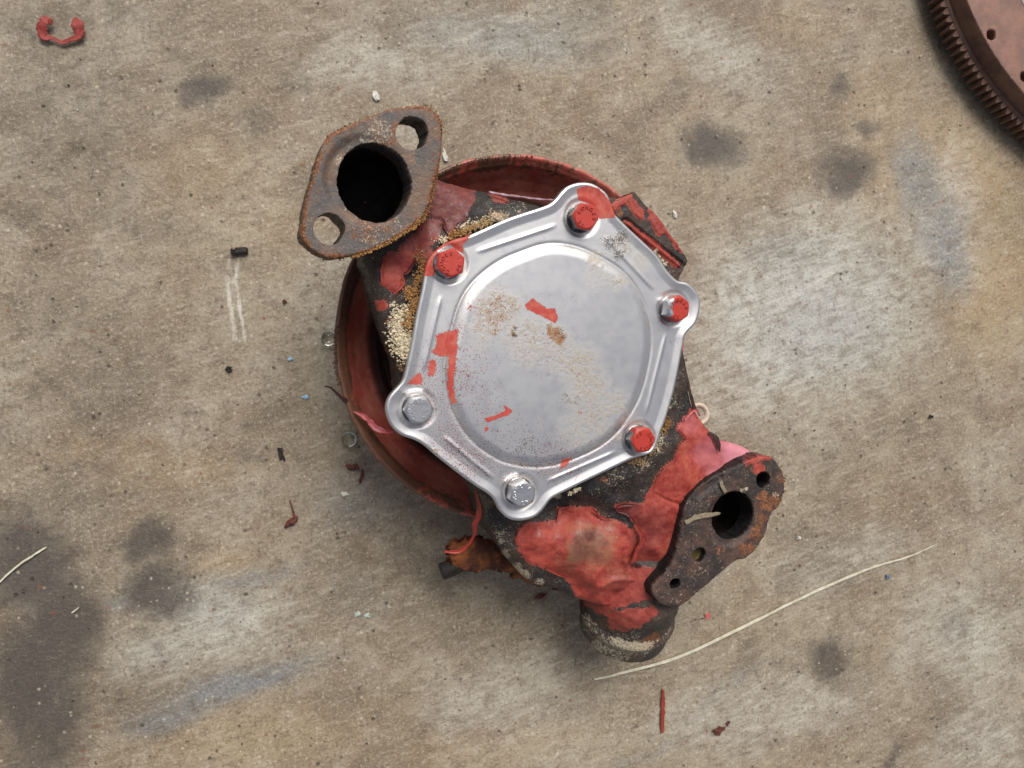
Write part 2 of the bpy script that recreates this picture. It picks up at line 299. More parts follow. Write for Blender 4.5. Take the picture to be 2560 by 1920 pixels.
    vd3, vr3 = vor(120, 17); rs = M_(b.ramp(vd3, .22, .10), b.math('GREATER_THAN', vr3, .93)); c = b.mix(M_(rs, .6), c, (.20,.07,.035))
    c = b.mix(M_(b.ramp(b.math('ADD', b.math('MULTIPLY', wh, .62), b.math('MULTIPLY', n3, .45)), .36, .84), .88), c, (.70,.68,.61))
    h = b.math('ADD', b.math('MULTIPLY', n2, .8), b.math('ADD', b.math('MULTIPLY', n3, .7), b.math('SUBTRACT', b.math('MULTIPLY', n9, .6), M_(pit, .8))))
    mt = b.done(c, b.fmix(d, .62, .45), 0, b.bump(h, .0011, .8), spec=.4)
    o = mesh_obj('floor', np.c_[P, z], fc, mt, attr={'m': A1, 'm2': A2}); o['kind'] = 'structure'; tag(o, 'stained brown grey concrete floor with dark spots, painted pump shadow and chalky scuffs')
build_floor()
# ------------------------------------------------------------------ PUMP FRAME
VP = (750, 800)
FR = Frame(CP+ray(1370, 885)*.37, -ray(*VP))
mm = .001
pump = bpy.data.objects.new('water_pump', None); col.objects.link(pump)
pump.matrix_world = FR.matrix(); pump.empty_display_size = .02
tag(pump, 'rusty engine water pump with peeling red paint and bright steel cover lying on the concrete', 'water pump')
def px_poly(pts, h=0.0, fr=None): fr = fr or FR; return np.array([fr.L(x, y, (p[0] if p else h)) for x, y, *p in pts])
def pix(v3, fr=None): return proj((fr or FR).W(v3))
PX2MM = .215
def paint_field(Q, polys, seed=0, rag=1.0):
    out = np.full(len(Q), -6.0); rag *= .6
    for p in polys:
        p = np.asarray(p, float)
        m = (Q[:, 0] > p[:, 0].min()-30) & (Q[:, 0] < p[:, 0].max()+30) & (Q[:, 1] > p[:, 1].min()-30) & (Q[:, 1] < p[:, 1].max()+30)
        if m.any(): out[m] = np.maximum(out[m], psd(Q[m], p)*PX2MM)
    return np.clip(out+rag*.9*fbm(Q[:, 0]/9, Q[:, 1]/9, 4, seed), -6, 8)
def blobs(Q, L, seed=0, jit=10):
    s = np.zeros(len(Q)); jx = fbm(Q[:, 0]/22, Q[:, 1]/22, 4, seed+3)*jit; jy = fbm(Q[:, 0]/22, Q[:, 1]/22, 4, seed+5)*jit
    for cx, cy, r, a in L:
        d = np.hypot(Q[:, 0]+jx-cx, Q[:, 1]+jy-cy); s = np.maximum(s, a*sstep(1.3*r, .35*r, d))
    return s
# ------------------------------------------------------------------ relief plate builder (grid with a true outline, holes and walls)
def relief(name, mat, outline, holes, hfun, step, depth, parent, fr=None, attrfun=None, rough=.0003, seed=0, bottom=True, pit=None):
    """outline, holes: local polygons (m); hfun(P, f)->top height; walls go down by depth"""
    fr = fr or FR
    lo = outline.min(0)-2*step; hi = outline.max(0)+2*step
    xs = np.arange(lo[0], hi[0], step); ys = np.arange(lo[1], hi[1], step); nx, ny = len(xs), len(ys)
    X, Y = np.meshgrid(xs, ys); P = np.c_[X.ravel(), Y.ravel()]
    def field(P):
        f = psd(P, outline)
        for h in holes: f = np.minimum(f, -psd(P, h))
        return f+fbm(P[:, 0]*450, P[:, 1]*450, 3, seed+50)*rough
    f = field(P); e = step*.5
    near = np.abs(f) < step*1.1
    Pn = P[near]; fx = (field(Pn+[e, 0])-field(Pn-[e, 0]))/(2*e); fy = (field(Pn+[0, e])-field(Pn-[0, e]))/(2*e)
    g = np.maximum(np.hypot(fx, fy), .5); s = np.where(np.abs(f[near]) < step*.55, f[near], 0)
    P[near] = Pn-np.c_[fx/g**2*s, fy/g**2*s]; fs = f.copy(); idx = np.where(near)[0]; fs[idx[np.abs(f[idx]) < step*.55]] = 0
    F2 = fs.reshape(ny, nx)
    i = np.arange((nx-1)*(ny-1)); a = (i//(nx-1))*nx+i % (nx-1); Q4 = np.c_[a, a+1, a+1+nx, a+nx]
    ok = (fs[Q4] >= -1e-9).all(1); top = Q4[ok]
    used = np.unique(top); z = np.zeros(len(P)); z[used] = hfun(P[used], np.maximum(fs[used], 0))
    mp = -np.ones(len(P), int); mp[used] = np.arange(len(used))
    V = np.c_[P[used], z[used]]; top = mp[top]
    # boundary edges -> walls
    E = {}
    for q in top.tolist():
        for k in range(4):
            u, v = q[k], q[(k+1) % 4]
            if (v, u) in E: del E[(v, u)]
            else: E[(u, v)] = 1
    bverts = sorted({u for ed in E for u in ed}); nb = len(bverts); bi = {u: k for k, u in enumerate(bverts)}
    nl = 6; base = len(V); rings = []
    for l in range(1, nl+1):
        t = l/nl; Wd = V[bverts].copy(); dz = depth*t
        Wd[:, 2] -= dz; jitter = fbm(Wd[:, 0]*300+l*3.1, Wd[:, 1]*300+l*1.7, 3, seed+60)*rough*1.5
        Wd[:, 0] += jitter; Wd[:, 1] += jitter*.7; rings.append(Wd)
    faces = top.tolist()
    for (u, v) in E:
        pu, pv = u, v
        for l in range(nl):
            qu, qv = base+l*nb+bi[u], base+l*nb+bi[v]; faces.append([pv, pu, qu, qv]); pu, pv = qu, qv
    V = np.vstack([V]+rings)
    if bottom:
        nV = len(V); Vb = np.c_[P[used], z[used]-depth*.995]; V = np.vstack([V, Vb]); faces += (top[:, ::-1]+nV).tolist()
    at = attrfun(V, pix(V, fr)) if attrfun else np.c_[np.full(len(V), -6.), np.zeros((len(V), 3))]
    o = mesh_obj(name, V, faces, mat, parent, {'m': at}); return o
def circ(c, r, n=48, ry=None, rot=0): a = np.linspace(0, 2*math.pi, n, endpoint=False); ry = ry or r; x = r*np.cos(a); y = ry*np.sin(a); return np.c_[c[0]+x*math.cos(rot)-y*math.sin(rot), c[1]+x*math.sin(rot)+y*math.cos(rot)]
# ------------------------------------------------------------------ COVER
COV = [(1174.5,589),(1271,547),(1361,517),(1385.5,502),(1403.6,480.6),(1421.7,465.5),(1448.8,458),(1476,459.5),(1497,470),(1518,489.6),(1533,532),(1541,542.5),(1571,572.6),(1610,609),(1643,642),(1667,678),(1691.5,702),(1715.6,708),(1733.7,723),(1745.8,744),(1747,774.5),(1736.7,807.7),(1712.6,834.8),(1705,866),(1685.5,965.5),(1664.4,1040.8),(1652,1075),(1644,1100),(1630,1128),(1607,1138),(1583,1145),(1541,1164),(1435,1215.6),(1390,1238),(1373,1250),(1354.8,1274),(1333.7,1292),(1300.6,1300),(1270,1294),(1249,1274),(1237,1250),(1219,1232),(1189,1213),(1140.8,1178),(1092.6,1140),(1059.5,1111.5),(1035.3,1098),(1005,1087),(981,1066),(967.5,1036),(966,1012),(973,992),(986.9,975),(1005,954),(1014,929),(1029,860),(1041,790.7),(1056,721),(1062,685),(1068,660),(1084,634),(1110,612),(1140,599)]
EMB = [(1133,810),(1118,868),(1112,918),(1114.5,962),(1126,1014),(1155,1070),(1190,1110),(1227,1137),(1268,1156),(1331,1166),(1378,1163),(1425,1150),(1487.5,1122),(1534.5,1087.5),(1569,1043.6),(1597,993.5),(1616,931),(1626,868),(1624,811.7),(1610,761.5),(1588,717.6),(1556.5,680),(1510,648),(1455,622),(1400,610),(1355,612),(1306,628),(1256,649),(1210.7,679.5),(1174.5,715.6),(1150,757)]
BEADS = [((1196,628),(1386,565)),((1514,594),(1631,720)),((1663,840),(1616,1030)),((1535,1131),(1369,1203)),((1111,1093),(1231,1193)),((1101,745),(1059,923))]
C_PAINT = [[(1089,836),(1128,824),(1147,821),(1144,881),(1134,971),(1144,1007),(1128,1014),(1116,971),(1119,893),(1101,893),(1077,881),(1089,866)],
 [(1074,896),(1092,899),(1089,941),(1065,944)],[(1047,929),(1059,941),(1056,965),(1014,959)],
 [(1312,763),(1331,745),(1366,771),(1387,771),(1396,796),(1389,808),(1353,790),(1318,774)],
 [(1255,1009),(1282,1028),(1271,1038),(1240,1048),(1218,1057),(1211,1046),(1250,1034),(1264,1026)],[(1212,1068),(1221,1068),(1219,1078),(1211,1079)],
 [(1402,1150),(1430,1142),(1425,1160),(1405,1172),(1397,1178)],
 [(1441,472),(1467,463),(1497,472),(1524,500),(1540,545),(1497,547),(1478,512),(1446,500)],
 [(1060,690),(1058,650),(1085,612),(1130,588),(1162,580),(1176,590),(1158,612),(1158,634),(1142,626),(1125,610),(1095,625),(1085,690)],
 [(1172,758),(1182,768),(1178,776),(1168,772)],[(1442,1030),(1453,1026),(1450,1034)]]
def build_cover():
    out = smooth(px_poly(COV), 12); emb = smooth(px_poly(EMB), 12)
    c0 = emb.mean(0); na = 620
    ang = np.linspace(-math.pi, math.pi, na, endpoint=False)
    def radial(poly):
        d = poly-c0; a = np.arctan2(d[:, 1], d[:, 0]); r = np.hypot(d[:, 0], d[:, 1]); k = np.argsort(a)
        return np.interp(ang, a[k], r[k], period=2*math.pi)
    ro, re = radial(out), radial(emb)
    ts = np.concatenate([np.linspace(0, .06, 5), np.linspace(.08, .40, 16), np.linspace(.42, .98, 30), [1.0]])
    rad = [ro*(1-t)+re*t for t in ts]; rad += [re*s for s in np.concatenate([np.linspace(.992, .84, 20), np.linspace(.825, .02, 62)])]
    R = np.array(rad); nr = len(R); X = c0[0]+R*np.cos(ang); Y = c0[1]+R*np.sin(ang); P = np.c_[X.ravel(), Y.ravel()]
    d = psd(P, out[::2]); de = psd(P, emb[::2])
    tl = np.clip(1-(d-.5*mm)/(4.6*mm), 0, 1); h = 1.15*mm*tl**1.15-.5*mm*sstep(1.2*mm, 0, d)
    te = np.clip(de/(6.2*mm), 0, 1); h += 1.7*mm*(1-(1-te)**1.8)-.30*mm*np.exp(-((de+.3*mm)/(.9*mm))**2)
    for a, b in BEADS:
        A = FR.L(*a); B = FR.L(*b); dd = psd(P, np.array([A, B]), False); L = np.linalg.norm(B-A)
        t = ((P-A)@(B-A))/L**2; fade = sstep(-.08, .12, t)*sstep(1.08, .88, t)
        h += .42*mm*np.exp(-(dd/(1.1*mm))**2)*fade
    for bx, by, *_ in BOLTS: c = FR.L(bx, by, 6*mm); dd = np.hypot(P[:, 0]-c[0], P[:, 1]-c[1]); h -= .6*mm*sstep(11*mm, 9*mm, dd)
    h += fbm(P[:, 0]*30, P[:, 1]*30, 3, 3)*.12*mm+fbm(P[:, 0]*9, P[:, 1]*9, 2, 5)*.25*mm
    V = np.c_[P, h]; n0 = len(V)
    # rolled edge going under
    e1 = V[:na].copy(); e1[:, 2] -= .7*mm; e1[:, :2] += (e1[:, :2]-c0)/np.linalg.norm(e1[:, :2]-c0, axis=1)[:, None]*.35*mm
    e2 = e1.copy(); e2[:, 2] -= 3.6*mm; e3 = e2.copy(); e3[:, :2] = c0+(e3[:, :2]-c0)*.95
    V = np.vstack([V, e1, e2, e3, [[*c0, V[n0-1, 2]]]])
    k = np.arange(na); k2 = (k+1) % na; fs = []
    for r in range(nr-1): fs.append(np.c_[r*na+k, r*na+k2, (r+1)*na+k2, (r+1)*na+k])
    fs.append(np.c_[n0+k, n0+k2, k2, k]); fs.append(np.c_[n0+na+k, n0+na+k2, n0+k2, n0+k]); fs.append(np.c_[n0+2*na+k, n0+2*na+k2, n0+na+k2, n0+na+k])
    faces = np.vstack(fs).tolist(); last = (nr-1)*na; cv = len(V)-1
    faces += [[last+i, last+(i+1) % na, cv] for i in range(na)]
    Q = pix(V); crisp = [C_PAINT[3], C_PAINT[4], C_PAINT[5], C_PAINT[7], C_PAINT[8]]; pr = np.maximum(paint_field(Q, [p for p in C_PAINT if p not in crisp], 4, 1.0)-.35, 3*paint_field(Q, crisp, 4, .35))
    tan = blobs(Q, [(1240,775,55,.75),(1215,815,40,.55),(1270,770,40,.6),(1385,830,20,1.25),(1400,845,20,1.2),(1375,818,12,1.1),(1286,835,9,1.2),(1286,818,6,1.0),(1232,828,16,.85),(1320,850,70,.45),(1400,880,60,.45),(1445,910,60,.55),(1470,960,60,.52),(1490,1040,60,.48),(1450,1000,45,.4),(1450,1080,60,.35),(1540,1010,40,.45),(1500,700,40,.25),(1490,650,30,.5),(1545,700,30,.5),(1555,610,30,.5),(1600,650,30,.35),(1600,1065,22,.7),(1543,1090,12,.6),(1090,1128,7,1.2),(1560,1040,30,.3)], 2, 12)
    for bx, by, *_ in BOLTS: cb = FR.L(bx, by, 6*mm); db = np.hypot(V[:, 0]-cb[0], V[:, 1]-cb[1]); tan = np.maximum(tan, .42*sstep(11*mm, 7.5*mm, db)*(.7+.6*fbm(V[:, 0]*200, V[:, 1]*200, 3, 14)))
    spk = blobs(Q, [(1150,960,60,.8),(1180,900,60,.5),(1200,1000,60,.5),(1080,940,70,.8),(1100,1010,60,.7),(1130,1110,55,1.1),(1180,1150,50,1.1),(1215,1165,40,.8),(1230,1130,70,.5),(1270,1190,30,.7),(1370,1170,40,.9),(1430,1170,30,.8),(1120,1080,60,.9),(1300,1120,80,.3),(1220,780,70,.4),(1350,880,60,.3),(1385,1145,60,.8),(1145,820,25,1)], 7, 10)
    spk = np.maximum(spk, .9*sstep(-7*mm, 0, -np.abs(psd(V[:, :2], emb[::4])))*blobs(Q, [(1150,1050,90,.7),(1350,1170,120,.9),(1520,1100,90,.9)], 3))
    dk = blobs(Q, [(1288,838,9,1.2),(1287,820,6,.9),(1525,608,22,1.0),(1545,640,18,.95),(1553,595,22,.95),(1320,1110,26,.75),(1300,1125,16,.8),(1345,1105,12,.6),(1400,835,14,.5),(1412,1003,20,.35),(1440,1000,12,.4)], 9, 6)
    gro = np.exp(-((psd(V[:, :2], emb[::4])-.8*mm)/(1.3*mm))**2); tan = np.maximum(tan, gro*.38*(.6+.6*fbm(V[:, 0]*90, V[:, 1]*90, 3, 12)))
    o = mesh_obj('cover', V, faces, M_COVER, pump, {'m': np.c_[pr, tan, spk, dk]})
    return o
# bolts: photo point of the head's centre, hex rotation, painted?, darkened side, label
BOLTS = [(1465.5,541,-6,1,'red painted bolt at the top of the cover with a black side'),(1128,657,22,1,'red painted bolt by the upper left flange, silver at its lower left'),
 (1697.5,771.5,27,1,'red painted bolt at the right lug with one bare silver facet'),(1048.6,1025.8,3,0,'bare silver bolt at the left lug'),
 (1308,1236.6,22,0,'bare silver bolt at the bottom lug'),(1610,1101,2,1,'red painted bolt beside the peeling red sheet')]
_glyph = {}
def glyph(ch):
    if ch not in _glyph:
        cu = bpy.data.curves.new('g', 'FONT'); cu.body = ch; cu.size = 1; cu.extrude = .16; cu.resolution_u = 2; cu.align_x = 'CENTER'; cu.align_y = 'CENTER'; cu.offset = .012
        ob = bpy.data.objects.new('g', cu); col.objects.link(ob); dg = bpy.context.evaluated_depsgraph_get(); me = ob.evaluated_get(dg).to_mesh()
        _glyph[ch] = (np.array([v.co[:] for v in me.vertices]), [list(p.vertices) for p in me.polygons]); ob.evaluated_get(dg).to_mesh_clear()
        bpy.data.objects.remove(ob); bpy.data.curves.remove(cu)
    return _glyph[ch]
def build_bolt(k, bx, by, rot, painted, label):
    c = FR.L(bx, by, 8.3*mm); o0 = np.array([c[0], c[1], .0])
    R = 6.6*mm/math.cos(math.pi/6)*.98; H = 8.3*mm; rings = []
    n = 96; a = np.arange(n)*2*math.pi/n
    ha = (a-math.radians(rot)) % (math.pi/3)-math.pi/6; hexr = 6.5*mm/np.cos(ha)
    def add(r, z): rings.append(np.c_[r*np.cos(a), r*np.sin(a), np.broadcast_to(z, a.shape)])
    add(a*0+7.6*mm, -.8*mm); add(a*0+7.6*mm, .2*mm); add(a*0+7.0*mm, .5*mm); add(np.minimum(hexr,6.4*mm), .6*mm); add(hexr*1.02, .9*mm); add(hexr*1.02, 4.5*mm)
    zc = H-.45*mm-np.maximum(hexr-6.45*mm, 0)*.8; add(hexr*1.02, zc); rc = a*0+6.0*mm; add(rc, H); add(rc*.9, H+.02*mm); add(rc*.5, H); add(rc*.1, H-.02*mm)
    V = np.vstack(rings); V[:, 2] += fbm(V[:, 0]*900+k*9, V[:, 1]*900, 3, k)*.06*mm
    m = len(rings); i = np.arange(n); i2 = (i+1) % n
    faces = np.vstack([np.c_[r*n+i, r*n+i2, (r+1)*n+i2, (r+1)*n+i] for r in range(m-1)]).tolist()+[[(m-1)*n+j for j in range(n)]]
    V2 = V+o0; an = np.arctan2(V[:, 1], V[:, 0]); side = V[:, 2] < H-1.2*mm
    pr = np.full(len(V), 3.0); darkening = np.zeros(len(V))
    lowleft = np.cos(an-math.radians(215))
    if k == 0: pr[side & (lowleft > .1)] = -3; darkening[side & (lowleft > .1)] = .93
    if k == 1: pr[side & (np.cos(an-math.radians(225)) > .3)] = -3
    if k == 2: w_ = (np.cos(an-math.radians(172)) > .62) & (np.hypot(V[:, 0], V[:, 1]) > 5*mm); pr[w_] = -3
    if k == 5: w_ = side & (np.cos(an-math.radians(215)) > .3); pr[w_] = -2; darkening[w_] = .6
    if not painted: pr[:] = -3; darkening[V[:, 2] < .7*mm] = .75
    darkening[V[:, 2] < .55*mm] = np.maximum(darkening[V[:, 2] < .55*mm], .8); pr[V[:, 2] < .55*mm] = -3  # dark gap around the head painted into its base ring
    V2, nf = V2, faces
    b = mesh_obj('bolt', V2, nf, M_BOLTR if painted else M_BOLT, pump, {'m': np.c_[pr, darkening, darkening*0, darkening*0]}, sm=False); b['label'] = label
    vs, fs, off = [], [], 0
    chars = [('C',0),('O',1),('N',2),('O',3),('E',4),('8',5)]; start = {0:150,1:250,2:170,3:232,4:200,5:50}[k]
    items = [(ch, start-32*j, 4.55*mm, 2.35*mm) for ch, j in chars]+[('4', start-32*8.2, 4.5*mm, 2.3*mm), ('0', start-32*9.1, 4.5*mm, 2.3*mm)]
    for ch, an_, rr, sz in items:
        sz *= 1.12
        gv, gf = glyph(ch); t = math.radians(an_); ro = t-math.pi/2
        x = gv[:, 0]*sz; y = gv[:, 1]*sz
        X = x*math.cos(ro)-y*math.sin(ro)+rr*math.cos(t); Y = x*math.sin(ro)+y*math.cos(ro)+rr*math.sin(t)
        vs.append(np.c_[X+o0[0], Y+o0[1], gv[:, 2]*sz*.9+H+.25*mm]); fs += [[q+off for q in f] for f in gf]; off += len(gv)
    vv = np.vstack(vs); mk = mesh_obj('head_marking', vv, fs, M_BOLTR if painted else M_BOLT, b, {'m': np.tile([3.0 if painted else -3, 0, 0, 0], (len(vv), 1))}, sm=False); mk['kind'] = 'stuff'
    if k in (3, 4, 5):          # dried sealant under the head
        pass
build_cover()
for k, bt in enumerate(BOLTS): build_bolt(k, *bt)
# ------------------------------------------------------------------ BODY
HP = [(1130,520,-9),(1090,480,-9),(1000,600,-11),(960,700,-13),(900,650,-22),(950,760,-17),(1000,850,-11),(1000,920,-13),(930,700,-20),(1250,500,-8),(1180,478,-13),(1280,495,-11),(1346,512,-9),(1200,540,-5),(1100,640,-5),(1300,540,-4.5),
 (1370,885,-5),(1200,900,-5),(1500,900,-5),(1370,700,-5),(1370,1100,-5),(1030,800,-6),(1010,1000,-9),(1060,1080,-6),(1240,1230,-7),(1700,950,-8),(1728,1010,-12),(1650,1100,-6),(1500,1220,-8),(1560,1180,-6),(1690,870,-6),(1640,1000,-5),
 (1760,1100,-13),(1830,1130,-17),(1700,1190,-9),(1780,1170,-12),(1640,1290,-11),(1680,1250,-12),(1480,1290,-20),(1400,1285,-28),(1480,1275,-24),(1300,1310,-30),(1250,1290,-28),(1350,1280,-28),(1530,1250,-13),(1350,1350,-19),(1450,1350,-15),(1540,1370,-15),(1330,1400,-24),(1500,1440,-19),(1560,1450,-18),(1230,1330,-30),(1290,1420,-32),(1400,1475,-33),(1250,1340,-26),
 (1600,1330,-15),(1650,1370,-13),(1620,1410,-17),(1592,1420,-23),(1640,1460,-26),(1540,1500,-25),(1440,1490,-31),(1830,1290,-27),(1750,1400,-27),(1900,1220,-24),(1690,1480,-30),(1860,1360,-30),(926,454,-17),(1040,450,-15),(850,440,-17),(926,570,-17),(1600,700,-7),(1450,540,-6)]
BODY = [(985,388,-18),(1050,405,-15),(1099,447,-12),(1150,461,-12),(1222,479,-12),(1271,494,-12),(1346,512,-12),(1400,530,-10),(1500,560,-8),(1600,640,-8),(1680,740,-8),(1692,780,-8),(1697,850,-8),(1705,878,-10),(1713,905,-10),(1722,950,-12),(1733,1000,-12),(1745,1028,-12),(1768,1062,-13),(1786,1085,-14),(1796,1102,-15),(1850,1113,-17),(1895,1136,-20),
 (1925,1160,-22),(1940,1200,-24),(1925,1260,-25),(1900,1320,-28),(1870,1365,-28),(1830,1385,-28),(1780,1430,-28),(1730,1475,-28),(1690,1500,-28),(1640,1505,-28),(1600,1512,-28),(1500,1510,-30),(1440,1500,-32),(1398,1479,-33),(1365,1472,-33),(1329,1457,-33),(1299,1433,-33),(1276,1401,-33),(1246,1362,-32),(1222,1319,-31),(1208,1286,-30),(1192,1240,-28),
 (1140,1160,-12),(1060,1085,-10),(1010,1020,-12),(1000,960,-14),(993,905,-15),(968,851,-17),(950,797,-19),(938,760,-20),(926,720,-21),(918,680,-22),(908,655,-22),(900,610,-20),(866,545,-18),(838,480,-18),(842,410,-18),(870,355,-18),(930,340,-18),(975,352,-18)]
B_PAINT = [[(1066,532),(1083,452),(1100,443),(1141,460),(1187,474),(1182,507),(1168,520),(1168,541),(1146,558),(1139,582),(1124,590),(1110,561),(1107,546),(1088,544)],
 [(1066,551),(1102,553),(1100,590),(1074,614),(1045,635),(1035,647),(1021,679),(1006,686),(1006,717),(989,732),(955,710),(958,681),(958,647),(972,633),(996,638),(1008,609),(1035,585)],
 [(940,755),(962,752),(966,768),(944,774)],[(1040,640),(1075,625),(1090,640),(1075,668),(1050,660)],
 [(1732,1021),(1750,1041),(1771,1080),(1792,1101),(1801,1100),(1847,1109),(1897,1132),(1890,1165),(1801,1190),(1762,1214),(1729,1250),(1716,1265),(1712,1300),(1700,1330),(1685,1367),(1637,1412),(1612,1421),(1579,1406),(1588,1370),(1606,1340),(1585,1309),(1573,1285),(1543,1276),(1540,1264),(1579,1258),(1612,1261),(1611,1252),(1633,1213),(1651,1180),(1681,1152),(1702,1113),(1714,1098),(1693,1074),(1708,1050)],
 [(1566,1330),(1600,1322),(1612,1400),(1590,1445),(1560,1410)],
 [(1290,1348),(1299,1327),(1320,1308),(1360,1308),(1392,1300),(1396,1273),(1429,1269),(1477,1269),(1501,1294),(1549,1306),(1576,1324),(1577,1367),(1562,1403),(1585,1433),(1610,1445),(1620,1475),(1600,1530),(1519,1540),(1495,1532),(1483,1511),(1447,1511),(1444,1496),(1429,1463),(1411,1439),(1390,1433),(1365,1418),(1329,1409),(1302,1385)],
 [(1225,482),(1262,490),(1268,503),(1240,506)]]
def build_body():
    C = np.array([[*FR.L(x, y, h*mm), h*mm] for x, y, h in HP]); out = smooth(px_poly([(x, y, h*mm) for x, y, h in BODY]), 4)
    bore1 = circ(FR.L(938, 460, -16*mm), 19*mm); bore2 = circ(FR.L(1834, 1290, -18*mm), 16.2*mm)
    def top(P, f):
        z = np.zeros(len(P)); wsum = np.zeros(len(P))
        for cx, cy, ch in C:
            d2 = (P[:, 0]-cx)**2+(P[:, 1]-cy)**2; wt = 1/(d2+(8.5*mm)**2)**2.2; z += wt*ch; wsum += wt
        z /= wsum
        z -= 6*mm*(1-np.sqrt(1-(1-np.clip(f/(6*mm), 0, 1))**2*.999))          # rounded shoulder
        Q = pix(np.c_[P, z]); pr = paint_field(Q, B_PAINT, 5)
        n = fbm(P[:, 0]*160, P[:, 1]*160, 5, 11); z += n*.9*mm*(1-.75*sstep(-1, 1, pr))
        z += .22*mm*sstep(-.5, .5, pr)
        z += .12*mm*fbm(P[:, 0]*70, P[:, 1]*70, 3, 15)*sstep(0, 2, pr)+.25*mm*fbm(P[:, 0]*400, P[:, 1]*400, 4, 18)*sstep(0, 1, pr)
        # raised seam / folds in the paint skin
        for pts, hh, ww in FOLDS:
            d = psd(Q, np.array(pts, float), False)*PX2MM*mm; z += hh*mm*np.exp(-(d/(ww*mm))**2)
        return z
    def at(V, Q):
        pr = paint_field(Q, B_PAINT, 5)
        rust = blobs(Q, [(1668,1058,14,1.1),(1650,1075,10,1),(1590,1150,14,1.1),(1505,1200,12,.8),(1130,590,25,.9),(1060,650,20,.8),(1200,560,25,.7),(1480,1390,30,.5),(1650,1390,14,.8),(970,870,20,.6),(985,800,20,.7)], 4)
        pale = np.maximum(blobs(Q, [(1480,1360,80,.8),(1530,1430,60,.55),(1420,1400,40,.55),(1340,1380,40,.35)], 16, 45), 0); pale = np.maximum(pale, 0)+blobs(Q, [(1005,840,30,.95),(1170,570,18,.6),(1240,545,18,.7),(1290,1425,20,1.0),(1310,1440,22,.9),(1345,1462,18,.8),(1265,1385,16,.95),(1255,1350,12,.8),(1640,1110,40,.55),(1600,1150,40,.5),(1670,1000,40,.45),(1545,1190,40,.45),(1720,1030,6,.4),(1470,1365,34,.62),(1440,1385,25,.6),(1250,1330,26,.5),(1500,1240,30,.3),(1230,530,60,.32),(1250,500,40,.35),(1300,525,30,.4),(1390,1240,14,.8),(1010,770,20,.5)], 6)
        dk = blobs(Q, [(1120,510,150,.88),(1060,590,70,.80),(1000,650,50,.5),(1575,1270,34,.75),(1600,1300,22,.5),(1640,1320,60,.55),(1620,1390,40,.5),(1560,1470,50,.35),(1595,1350,26,.65),(1475,1340,26,.9),(1450,1350,20,.8),(1455,1375,30,.7),(1500,1350,24,.6),(1600,1440,20,.5),(1480,1380,24,.55)], 8)
        dk = dk-blobs(Q, [(1850,1130,60,.95),(1770,1130,40,.35),(1725,1060,30,.25),(1800,1180,40,.5)], 12)*(dk < .3)  # sky sheen on the right-hand sheet painted as pink, negative darkness
        return np.c_[pr, rust, pale, dk]
    FOLDS = [([(1579,1410),(1606,1340),(1590,1305)], -1.6, 2.5), ([(1560,1300),(1576,1350),(1563,1400)], 1.0, 2.0), ([(1561,1403),(1585,1450),(1600,1490)], 1.3, 1.8), ([(1480,1480),(1530,1450),(1580,1448)], 1.2, 1.5),
             ([(1640,1235),(1665,1250),(1700,1262),(1712,1270)], -1.0, .8), ([(1700,1110),(1740,1090),(1790,1110)], 1.5, 5), ([(1490,1515),(1560,1510),(1610,1490)], 1.5, 1.5)]
    o = relief('body', M_CAST, out, [bore1, bore2], top, .62*mm, 34*mm, pump, attrfun=at, rough=.35*mm, seed=3, bottom=False)
    # lower body: the casting carries on down to the bearing housing
build_body()
def lathe(prof, n, c, ax, jitter=0, seed=0, up=None):
    """prof [(r, z)] about axis ax through c; returns verts, faces"""
    ax = np.array(ax, float)/np.linalg.norm(ax); t = np.array([1, 0, 0.0]) if abs(ax[0]) < .9 else np.array([0, 1, 0.0])
    e1 = np.cross(ax, t); e1 /= np.linalg.norm(e1); e2 = np.cross(ax, e1); a = np.arange(n)*2*math.pi/n; vs = []
    for i, (r, z) in enumerate(prof):
        rr = r+jitter*fbm(np.cos(a)*4+z*90, np.sin(a)*4+i*.13+7, 4, seed)
        vs.append(np.array(c)+rr[:, None]*(np.cos(a)[:, None]*e1+np.sin(a)[:, None]*e2)+z*ax)
    k = np.arange(n); k2 = (k+1) % n
    return np.vstack(vs), np.vstack([np.c_[i*n+k, i*n+k2, (i+1)*n+k2, (i+1)*n+k] for i in range(len(prof)-1)]).tolist()
def dense(prof, d):
    out = [prof[0]]
    for a, b in zip(prof, prof[1:]):
        L = math.dist(a, b); m = max(1, int(L/d)); out += [(a[0]+(b[0]-a[0])*i/m, a[1]+(b[1]-a[1])*i/m) for i in range(1, m+1)]
    return out
M_DARK = mat_simple('shaded_black_bore', (.012,.011,.011), (.030,.022,.016), 300, .35, 0, .001)  # near-black colour carries the shade inside the bores
# bearing housing under the body
v, f = lathe(dense([(62*mm,-20*mm),(60*mm,-38*mm),(48*mm,-52*mm),(30*mm,-60*mm),(28*mm,-82*mm)], 2*mm), 72, (.006, .003, 0), (0,0,1), .8*mm, 2)
o = mesh_obj('bearing_housing', v, f, M_CAST, pump, {'m': np.c_[np.full(len(v), -6.), np.tile([.2,0,.0], (len(v), 1))]})
# bore liners
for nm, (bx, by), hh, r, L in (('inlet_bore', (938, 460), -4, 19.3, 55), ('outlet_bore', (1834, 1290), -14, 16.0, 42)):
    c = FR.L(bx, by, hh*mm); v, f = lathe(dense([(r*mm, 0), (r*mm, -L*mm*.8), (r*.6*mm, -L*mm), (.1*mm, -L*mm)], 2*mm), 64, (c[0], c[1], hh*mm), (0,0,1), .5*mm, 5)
    mesh_obj(nm, v, [x[::-1] for x in f], M_DARK, pump)
